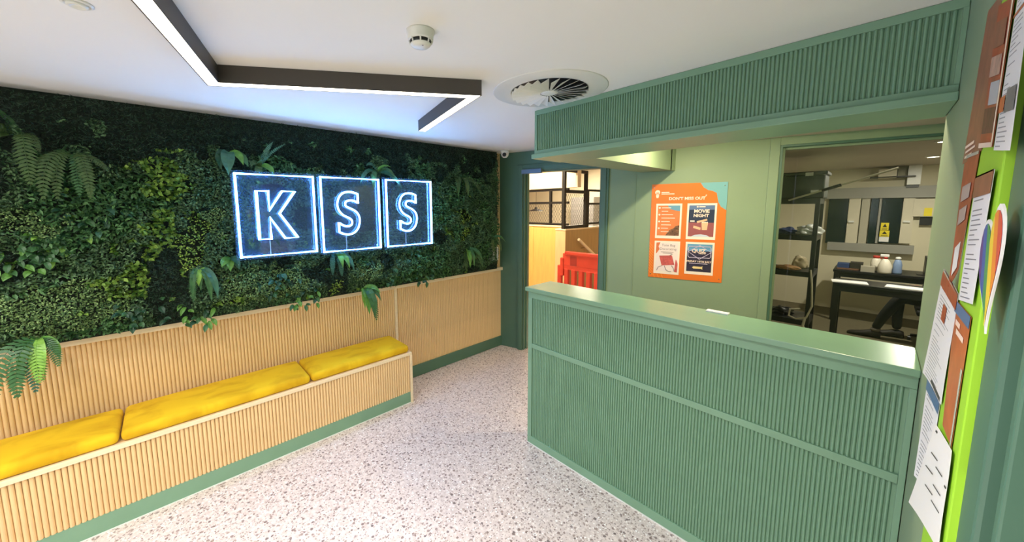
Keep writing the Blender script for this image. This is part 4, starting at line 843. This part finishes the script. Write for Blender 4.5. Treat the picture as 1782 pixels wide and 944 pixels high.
# pendant lamps far inside, wall cupboard
for px_, py_, lab in ((-6.15, 7.6, 'black pendant lamp with flat shade hanging beyond the mesh screen'), (-7.25, 7.6, 'black pendant lamp with flat shade close to the doorway edge')):
    p = empty('pendant_lamp', (px_, py_, 2.9), lab, 'light', 'pendant lamps in the far room')
    MB().lathe([(.09, -.62), (.02, -.72)], 16).build('ceiling_rose', BLACKMET, p); MB().tube([(0, 0, 0), (0, 0, -1.27)], .004, 6).build('cable', BLACKMET, p); MB().lathe([(.03, -1.24), (.045, -1.28), (.2, -1.335), (.21, -1.345)], 24, cap=False).build('shade', BLACKMET, p)
cb = empty('wall_cupboard', (-6.0, 9.9, 1.0), 'grey cupboard against the far wall beyond the mesh', 'cupboard'); MB().box(-.45, .35, -.2, .28, 0, .95).build('body', mat('mid_grey_laminate', srgb(150, 148, 144), .5), cb); MB().box(-.44, -.055, -.22, -.2, .01, .94).build('door', mat('mid_grey_laminate', srgb(150, 148, 144), .5), cb); MB().box(-.045, .34, -.22, -.2, .01, .94).build('door', mat('mid_grey_laminate', srgb(150, 148, 144), .5), cb)
MB().box(-.45, .35, -.2, .28, -1.0, 0).build('base_unit', mat('mid_grey_laminate', srgb(150, 148, 144), .5), cb)
for x_, y_, e_ in ((-5.6, 8.6, 7), (-3.9, 4.15, 5.5)):  # unseen glowing panels added to brighten the far room
    p = empty('fill_panel', (x_, y_, 2.9), 'unseen warm fill panel added over the far part of the next room' if y_ > 6 else 'unseen warm fill panel added over the barrier in the next room', 'light')
    MB().box(-.6, .6, -.3, .3, -.012, -.001).build('frame', WHITEPL, p); MB().box(-.57, .57, -.27, .27, -.0135, -.0121).build('diffuser', emis('far_panel_%d' % int(y_), (1, .87, .66, 1), e_ * 9), p)
dc = MB().box(.13, .36, -.075, -.0345, 2.035, 2.085, W); dc = dc.build('door_closer', mat('steel_blue_metal', srgb(108, 128, 150), .4, metal=.3), bevel=.005); tag(dc, 'grey blue door closer box on the door head', 'door closer')

# ------------------------------------------------------------------ back office through the window
struct(box('wall_office_back', -1.5, 1.5, 8.0, 8.1, 0, 2.3, CREAM), 'cream far wall of the back office'); struct(box('wall_office_side', 1.4, 1.5, 3.9, 8.0, 0, 2.3, CREAM), 'cream side wall of the back office')
struct(box('ceiling_office', -1.5, 1.5, 3.62, 8.1, 2.2, 2.28, OFFCEIL), 'dull beige office ceiling')
m_ = MB(); struct(box('wall_office_near', .5, 1.5, 3.93, 4.03, 0, 2.3, CREAM), 'cream near wall of the office')
struct(box('floor_office_carpet', -1.5, 1.4, 4.1, 8.0, 0, .004, mat('olive_carpet', srgb(96, 88, 66), .9, noise=.2, nscale=60)), 'dull olive office carpet')
for x_, y_, pw, lab in ((.36, 6.55, 24, 'bright round spotlight in the office ceiling, farther one'), (.33, 5.0, 8, 'bright round spotlight in the office ceiling near the window')):
    p = empty('spotlight', (x_, y_, 2.2), lab, 'light', 'office spotlights'); MB().lathe([(.06, 0), (.06, -.006), (.045, -.01)], 24, cap=False).build('bezel', WHITEPL, p); MB().lathe([(.045, -.004), (0, -.004)], 24, cap=False).build('lamp', emis('office_lamp', (1, .95, .82, 1), 20), p)
    l = area('spotlight_beam', (x_, y_, 2.185), (0, 0, 0), .09, pw, (1, .93, .78)); l.data.shape = 'DISK'
# wall cabinet with cream doors and dark glass
DGL = mat('dark_glass', srgb(22, 34, 36), .12); GREYM = mat('grey_metal', srgb(150, 148, 140), .5); CRM = mat('cream_door', srgb(206, 198, 176), .5); YEL = mat('yellow_sign', srgb(236, 214, 40), .5)
YW = 7.99
wc = empty('wall_cabinet', (0, YW, 1.0), 'grey framed wall cabinet with cream doors and dark glass panels', 'cabinet')
def wq(u0, u1, v0, v1, d0, d1, name, m, parent):
    a, b = ony((u0 + u1) / 2, v0, YW), ony((u0 + u1) / 2, v1, YW); x0 = ony(u0, (v0 + v1) / 2, YW).x; x1 = ony(u1, (v0 + v1) / 2, YW).x
    return part(MB().box(x0, x1, YW - d1, YW - d0, b.z, a.z), name, m, parent)
wq(1425, 1650, 326, 345, 0, .10, 'top_rail', GREYM, wc); wq(1440, 1590, 424, 438, 0, .10, 'bottom_rail', GREYM, wc)
wq(1440, 1474, 345.5, 423.5, 0, .05, 'glass_panel', DGL, wc); d = wq(1475, 1495, 345.5, 423.5, 0, .08, 'door', CRM, wc); wq(1477, 1487, 384, 387, .081, .11, 'handle', WHITEPL, wc)
wq(1497, 1511, 345.5, 423.5, 0, .07, 'side_panel', mat('grey_cream_panel', srgb(176, 170, 152), .5), wc); wq(1513, 1526, 345.5, 423.5, 0, .05, 'glass_panel', DGL, wc); wq(1527, 1531, 345.5, 423.5, 0, .07, 'mullion', GREYM, wc); wq(1532, 1567, 345.5, 423.5, 0, .05, 'glass_panel', DGL, wc)
wq(1568, 1588, 345.5, 423.5, 0, .08, 'door', CRM, wc); wq(1571, 1583, 384, 387, .081, .11, 'handle', WHITEPL, wc)
def sign_small(u0, u1, v0, v1, lab, white=False):
    c = ony((u0 + u1) / 2, v1, YW - .052); o = empty('warning_sign', (c.x, YW - .052, c.z), lab, 'sign')
    b_ = ony((u0 + u1) / 2, v0, YW - .052); x0, x1 = ony(u0, v1, YW - .052).x - c.x, ony(u1, v1, YW - .052).x - c.x; h_ = b_.z - c.z
    MB().box(x0, x1, -.003, 0, 0, h_).build('plate', PAPERW if white else YEL, o)
    if not white:
        m_ = MB().prism([(x0 * .55, h_ * .42), (x1 * .55, h_ * .42), (0, h_ * .88)], -.004, -.003, lambda p, q, d: (p, d, q)); m_.build('triangle', BLACK, o); MB().box(x0 * .7, x1 * .7, -.004, -.003, h_ * .2, h_ * .26).build('text_line', BLACK, o); MB().box(x0 * .7, x1 * .7, -.004, -.003, h_ * .08, h_ * .13).build('text_line', BLACK, o)
    return o
sign_small(1532, 1546, 388, 401, 'yellow electrical warning sign, upper one on the dark cabinet glass'); sign_small(1530, 1547, 401.5, 412, 'yellow warning sign below another on the dark cabinet glass'); sign_small(1529, 1546, 412.5, 421, 'blank white label under the yellow signs on dark glass', True)
eb = empty('electrical_box', (0.6, YW, 1.4), 'cream electrical box with yellow sticker beside the cabinet', 'electrical box'); wq(1589, 1650, 346, 377, 0, .09, 'body', CRM, eb); wq(1607, 1621, 362, 376, .0905, .094, 'sticker', YEL, eb); wq(1600, 1622, 378, 392, 0, .05, 'socket_plate', BLACK, eb)
cu = empty('wall_unit', (.55, YW, 1.9), 'white boxy control unit high on the office wall', 'wall unit'); wq(1579, 1602, 289, 322, 0, .16, 'body', WHITEPL, cu); wq(1576, 1598, 322.5, 327, 0, .12, 'vent_base', BLACK, cu)
wm = empty('wall_bracket', (.2, YW, 1.9), 'pale wall mounted box under a thin ceiling pole', 'wall box'); wq(1529, 1560, 296, 311, 0, .25, 'box', CRM, wm); part(MB().tube([(.13, 7.85, 2.2), (.13, 7.85, 2.06)], .008, 6), 'pole', BLACKMET, wm); part(MB().box(-.12, .3, 7.74, 7.98, 2.04, 2.055), 'top_plate', BLACKMET, wm)
# shelving unit
sh = empty('shelving_unit', (-.60, 5.2, 0), 'black open shelving unit with four shelves inside the office', 'shelves')
SX0, SX1, SY0, SY1 = -.80, -.40, 5.0, 5.42
for x_ in (SX0, SX1 - .035):
    for y_ in (SY0, SY1 - .035): part(MB().box(x_, x_ + .035, y_, y_ + .035, 0, 1.7345), 'post', BLACK, sh)
SHZ = (.45, .97, 1.355, 1.735)
for z in SHZ: part(MB().box(SX0 + .001, SX1 - .001, SY0 + .001, SY1 - .001, z - .055, z), 'shelf', BLACK, sh)
b_ = empty('storage_box', (-.58, 5.225, 1.7355), 'dark storage box with lid on top of the shelving unit', 'box'); MB().box(-.22, .2, -.2, .2, 0, .24).build('body', mat('dark_teal_plastic', srgb(26, 32, 34), .45), b_, bevel=.012); MB().box(-.235, .215, -.215, .215, .2405, .275).build('lid', BLACK, b_, bevel=.008); MB().box(.05, .11, -.218, -.2155, .23, .265).build('latch', WHITEPL, b_); MB().box(.10, .16, -.203, -.2, .06, .085).build('label', PAPERW, b_)
def lump(name, c, r, m, label, cat, seed, parent=None, sc=(1, 1, .5), wr=.25, vn='body'):
    o = empty(name, c, label, cat) if parent is None else parent
    bm = bmesh.new(); bmesh.ops.create_icosphere(bm, subdivisions=4, radius=r); rr = random.Random(seed); ph = [rr.uniform(0, 6) for _ in range(9)]
    for v in bm.verts:
        p = v.co / r; k = 1 + wr * (math.sin(p.x * 4 + ph[0]) * math.sin(p.y * 5 + ph[1]) + .6 * math.sin(p.z * 8 + ph[2] + p.x * 5) * math.cos(p.y * 7 + ph[3])); v.co = Vector((p.x * sc[0], p.y * sc[1], p.z * sc[2])) * r * k
    zm = min(v.co.z for v in bm.verts)
    for v in bm.verts:
        if v.co.z < -r * sc[2] * .5: v.co.z = -r * sc[2] * .5
    for v in bm.verts: v.co.z += r * sc[2] * .5
    me = bpy.data.meshes.new(vn); bm.to_mesh(me); bm.free(); me.polygons.foreach_set('use_smooth', [True] * len(me.polygons)); me.materials.append(m); q = obj(vn, me, o); return o, q
o, q = lump('plastic_bag', (-.47, 5.12, 1.3555), .085, mat('silver_plastic', srgb(206, 208, 206), .25), 'crumpled silver white plastic bag on a shelf', 'bag', 3, sc=(1, .8, .75), wr=.35)
o, q = lump('folded_cloth', (-.665, 5.2, 1.3555), .085, mat('navy_cloth', srgb(38, 52, 96), .8), 'navy blue folded cloth on a shelf beside plastic bag', 'cloth', 5, sc=(1, 1, .5))
o, q = lump('stacked_sacks', (-.62, 5.13, .9705), .10, mat('tan_fabric', srgb(150, 110, 66), .8, noise=.3, nscale=20), 'tan fabric bundle on the middle shelf', 'bundle', 8, sc=(1.05, .9, .28), wr=.12)
o, q = lump('pale_bundle', (-.54, 5.31, .9705), .065, mat('pale_bundle_cloth', srgb(196, 180, 150), .8), 'pale cloth bundle behind the tan one', 'bundle', 9, sc=(1, .8, 1.3), wr=.2)
cbm = mat('pale_cable', srgb(196, 188, 168), .5)
co = empty('cable_coil', (-.45, 4.99, .45), 'pale cable looped over the shelf edge and hanging', 'cable'); part(MB().tube([(-.42, 4.985, 1.0), (-.40, 4.98, .85), (-.385, 4.985, .62), (-.42, 4.985, .49), (-.50, 4.99, .46), (-.56, 5.0, .48), (-.56, 5.05, .54), (-.48, 5.06, .56)], .008, 6), 'cable', cbm, co); part(MB().tube([(-.43, 4.985, .48), (-.44, 4.98, .40), (-.42, 4.98, .34)], .011, 6), 'plug_end', cbm, co)
o, q = lump('cable_pile', (-.64, 5.2, .4505), .095, BLACK, 'tangled black cables on the lowest shelf', 'cables', 12, sc=(1, .9, .5), wr=.3)
st = empty('wood_pole', (-.3, 4.98, 1.78), 'long pale pole lying across the shelving top', 'pole'); part(MB().tube([ony(1372, 349, 4.96), ony(1478, 318, 4.97), ony(1564, 292, 4.98)], .009, 8), 'shaft', mat('pale_pole', srgb(190, 182, 160), .5), st); part(MB().tube([ony(1430, 332, 4.963), ony(1464, 322, 4.969)], .015, 8), 'grip', BLACK, st)
# desks
def table(x0, x1, y0, y1, h, lab):
    t = empty('office_desk', ((x0 + x1) / 2, (y0 + y1) / 2, 0), lab, 'desk'); part(MB().box(x0, x1, y0, y1, h - .035, h), 'desk_top', BLACK, t, .003)
    for x_ in (x0 + .01, x1 - .06):
        for y_ in (y0 + .01, y1 - .06): part(MB().box(x_, x_ + .05, y_, y_ + .05, 0, h - .0355), 'leg', BLACK, t)
    part(MB().box(x0 + .06, x1 - .06, y0 + .02, y0 + .04, h - .1, h - .0355), 'apron', BLACK, t); return t
DKY = 7.15; table(-.37, .95, DKY, 7.75, .745, 'black office desk with bottles and books on it'); NKY = 5.98; table(-.30, .75, NKY, 6.4, .74, 'nearer black office desk with loose papers')
def on_desk(u, v, y, z): p = ony(u, v, y); return (p.x, y, z)
bk_ = empty('book_stack', on_desk(1478, 467, 7.35, .745), 'small stack of dark books on the far office desk', 'books'); MB().box(-.12, .14, -.1, .1, 0, .02).build('book', mat('brown_book', srgb(120, 84, 60), .6), bk_); MB().box(-.12, .0, -.09, .09, .0205, .08).build('book', mat('blue_book', srgb(40, 62, 110), .6), bk_); MB().box(.005, .13, -.08, .1, .0205, .10).build('book', mat('black_book', srgb(40, 36, 30), .6), bk_)
bx_ = empty('card_box', on_desk(1509, 468, 7.22, .745), 'small pale carton beside the book stack', 'box'); MB().box(-.06, .07, -.05, .05, 0, .075).build('body', mat('carton_grey', srgb(170, 164, 148), .6), bx_)
def bottle(u, lab, prof, m, cap, capm, spray=False, y=7.25):
    p = on_desk(u, 470, y, .745); o = empty('bottle', p, lab, 'bottle', 'bottles on the far desk'); MB().lathe(prof, 20).build('body', m, o, True); MB().lathe(cap, 16).build('cap', capm, o, True)
    if spray: MB().box(-.05, .03, -.012, .012, cap[-1][1], cap[-1][1] + .035).build('trigger_head', PAPERW, o, bevel=.006); MB().tube([(-.03, 0, cap[-1][1]), (-.04, 0, cap[-1][1] - .03)], .006, 6).build('trigger', mat('red_cap', srgb(190, 60, 50), .4), o)
MILK = mat('milky_plastic', srgb(226, 218, 202), .4); REDC = mat('red_cap', srgb(190, 60, 50), .4)
bottle(1523, 'white bottle with red cap beside the spray bottle', [(.048, 0), (.05, .02), (.05, .15), (.036, .175), (.03, .18)], MILK, [(.034, .18), (.034, .21), (.03, .215)], REDC, False, 7.36)
bottle(1539, 'milky spray bottle with white trigger head on desk', [(.06, 0), (.064, .02), (.064, .10), (.04, .165), (.018, .195)], MILK, [(.02, .195), (.02, .215), (.014, .22)], REDC, True, 7.2)
bottle(1561, 'pale blue squeeze bottle standing on the far desk', [(.042, 0), (.046, .02), (.04, .09), (.042, .12), (.03, .175), (.022, .19)], mat('blue_bottle', srgb(130, 152, 190), .35), [(.026, .19), (.026, .215), (.016, .225)], WHITEPL)
for u, v, lab, a in ((1478, 491, 'loose white paper on the near edge of the nearer desk', .1), (1578, 494, 'white paper pad lying on the nearer desk by the seated person', -.1)):
    o = empty('paper_sheet', on_desk(u, v, 6.12, .7402), lab, 'paper'); o.rotation_euler[2] = a; MB().box(-.15, .15, -.1, .1, 0, .006).build('sheet', PAPERW, o); MB().box(-.13, .14, -.09, .09, .0062, .009).build('sheet', PAPERW, o)
mo = empty('monitor_arm', (.46, 7.4, .745), 'thin dark monitor edge on the far desk', 'monitor'); MB().box(-.01, .01, -.12, .12, 0, .24).build('screen_edge', BLACK, mo); MB().box(-.07, .07, -.08, .08, 0, .008).build('stand', BLACK, mo)
# chair and seated person (mostly hidden by the end wall)
CHF = mat('black_fabric', srgb(20, 20, 23), .85)
ch = empty('office_chair', (.62, 6.68, 0), 'black office chair the person sits on', 'chair')
MB().box(-.24, .24, -.24, .24, .375, .435).build('seat', CHF, ch, bevel=.02); MB().box(.2, .26, -.22, .22, .52, 1.0).build('backrest', CHF, ch, bevel=.02); MB().box(.21, .24, -.03, .03, .42, .6).build('back_bar', BLACK, ch); MB().lathe([(.03, .06), (.03, .375)], 12).build('gas_column', CHROME, ch)
for i in range(5):
    a = i * 2 * math.pi / 5 + .3; MB().tube([(0, 0, .1), (.26 * math.cos(a), .26 * math.sin(a), .07)], .018, 6).build('leg', BLACK, ch); MB().lathe([(.028, -.012), (.028, .012)], 12, (.27 * math.cos(a), .27 * math.sin(a), .0325), 'X').build('castor', BLACK, ch)
def skin(name, joints, edges, m, parent=None, levels=2, root=0):
    me = bpy.data.meshes.new(name); me.from_pydata([j[0] for j in joints], edges, []); o = bpy.data.objects.new(name, me); COL.objects.link(o); o.parent = parent
    s = o.modifiers.new('skin', 'SKIN'); s.use_smooth_shade = True; sv = me.skin_vertices[0].data
    for i, j in enumerate(joints): sv[i].radius = (j[1], j[1] if len(j) < 3 else j[2]); sv[i].use_root = i == root
    b = o.modifiers.new('sub', 'SUBSURF'); b.levels = levels; b.render_levels = levels; me.materials.append(m); return o
pe = empty('person', (.55, 6.68, 0), 'seated person in black clothes with one leg stretched out under desk', 'person')
TRO = mat('black_trousers', srgb(24, 24, 27), .85); SKIN = mat('skin_tone', srgb(190, 146, 120), .6); SHOE = mat('dark_brown_shoe', srgb(34, 28, 24), .5); HAIR = mat('dark_hair', srgb(36, 28, 24), .7)
J = [((.06, 0, .55), .15, .12), ((.08, 0, .75), .135, .11), ((.07, 0, .95), .15, .115), ((.06, 0, 1.08), .10, .09), ((.04, 0, 1.15), .052), ((.02, 0, 1.2), .05),
     ((.02, .09, .54), .09), ((-.30, .10, .56), .068), ((-.30, .10, .34), .052), ((-.29, .10, .10), .042),
     ((.02, -.09, .54), .09), ((-.30, -.09, .54), .068), ((-.41, -.10, .30), .054), ((-.47, -.10, .115), .042),
     ((.06, .17, 1.03), .06), ((.02, .22, .82), .045), ((-.06, .16, .70), .036), ((-.13, .12, .67), .028), ((.06, -.17, 1.03), .06), ((.02, -.22, .82), .045), ((-.06, -.16, .70), .036), ((-.13, -.12, .67), .028)]
Ed = [(0, 1), (1, 2), (2, 3), (3, 4), (4, 5), (0, 6), (6, 7), (7, 8), (8, 9), (0, 10), (10, 11), (11, 12), (12, 13), (3, 14), (14, 15), (15, 16), (16, 17), (3, 18), (18, 19), (19, 20), (20, 21)]
skin('body', J, Ed, TRO, pe)
def head():
    bm = bmesh.new(); bmesh.ops.create_uvsphere(bm, u_segments=28, v_segments=20, radius=1)
    for v in bm.verts:
        x, y, z = v.co; s = 1 - .22 * max(0, -z) ** 1.5; v.co = Vector((x * .098 * (s if x < 0 else s * .96), y * .075 * s, z * .118))
        if x < -.5: v.co.x -= .016 * math.exp(-((y / .16) ** 2 + ((z + .12) / .2) ** 2)); v.co.x += .008 * math.exp(-(((abs(y) - .36) / .16) ** 2 + ((z - .08) / .12) ** 2)); v.co.x -= .006 * math.exp(-((y / .3) ** 2 + ((z + .5) / .1) ** 2))
    me = bpy.data.meshes.new('head'); bm.to_mesh(me); bm.free(); me.polygons.foreach_set('use_smooth', [True] * len(me.polygons)); me.materials.append(SKIN); return me
hd = obj('head', head(), pe, (.0, 0, 1.305))
bm = bmesh.new(); bmesh.ops.create_uvsphere(bm, u_segments=24, v_segments=16, radius=1)
for v in list(bm.verts):
    if v.co.z < -.35 or (v.co.x < -.45 and v.co.z < .45): bm.verts.remove(v)
for v in bm.verts: v.co = Vector((v.co.x * .108 + .006, v.co.y * .085, v.co.z * .128 + .004))
me = bpy.data.meshes.new('hair'); bm.to_mesh(me); bm.free(); me.materials.append(HAIR); obj('hair', me, hd)
for sg in (-1, 1):
    MB().lathe([(.0, -.007), (.008, -.004), (.011, 0), (.008, .004), (0, .007)], 10, (-.086, sg * .03, .01), 'X').build('eye', mat('eye_white', srgb(230, 226, 220), .3), hd, True); MB().lathe([(.02, -.006), (.024, 0), (.02, .006)], 10, (.005, sg * .076, -.005), 'Y').build('ear', SKIN, hd, True)
MB().box(-.095, -.086, -.022, .022, -.062, -.055).build('mouth', mat('lip_tone', srgb(160, 98, 90), .5), hd)
for sg in (-1, 1):
    hx, hy, hz = -.15, sg * .12, .668
    Jh = [((hx, hy, hz), .024), ((hx - .05, hy, hz), .028, .016)]; E_ = [(0, 1)]
    for k, ln in enumerate((.068, .078, .073, .058)):
        yy = hy + (k - 1.5) * .019; i0 = len(Jh); Jh += [((hx - .085, yy, hz + .002), .0095), ((hx - .085 - ln * .55, yy, hz), .0085), ((hx - .085 - ln, yy, hz - .012), .0075)]; E_ += [(1, i0), (i0, i0 + 1), (i0 + 1, i0 + 2)]
    i0 = len(Jh); Jh += [((hx - .045, hy - sg * .035, hz - .004), .0105), ((hx - .08, hy - sg * .05, hz - .008), .009)]; E_ += [(0, i0), (i0, i0 + 1)]
    skin('hand', Jh, E_, SKIN, pe, 1)
def shoe(x, y, parent, tilt):
    bm = bmesh.new(); n = 16; rings = []
    for i, (px_, w_, h_) in enumerate(((.075, .02, .05), (.07, .034, .085), (.03, .040, .10), (-.02, .043, .095), (-.08, .047, .07), (-.14, .049, .055), (-.185, .040, .045), (-.21, .022, .032), (-.218, .006, .02))):
        rings.append([bm.verts.new((px_, w_ * math.cos(2 * math.pi * k / n), max(0, h_ / 2 + h_ / 2 * math.sin(2 * math.pi * k / n) * (1 if math.sin(2 * math.pi * k / n) > 0 else 1.15)))) for k in range(n)])
    for a, b in zip(rings, rings[1:]):
        for k in range(n): bm.faces.new((a[k], a[(k + 1) % n], b[(k + 1) % n], b[k]))
    bm.faces.new(rings[0]); bm.faces.new(rings[-1][::-1]); bmesh.ops.recalc_face_normals(bm, faces=bm.faces)
    me = bpy.data.meshes.new('shoe'); bm.to_mesh(me); bm.free(); me.polygons.foreach_set('use_smooth', [True] * len(me.polygons)); me.materials.append(SHOE); return obj('shoe', me, parent, (x, y, .006), (0, tilt, 0))
shoe(-.30, .10, pe, 0); shoe(-.49, -.10, pe, 0)
MB().lathe([(.041, .09), (.043, .125)], 14, (-.465, -.10, 0)).build('sock', mat('grey_sock', srgb(120, 112, 104), .9), pe, True)
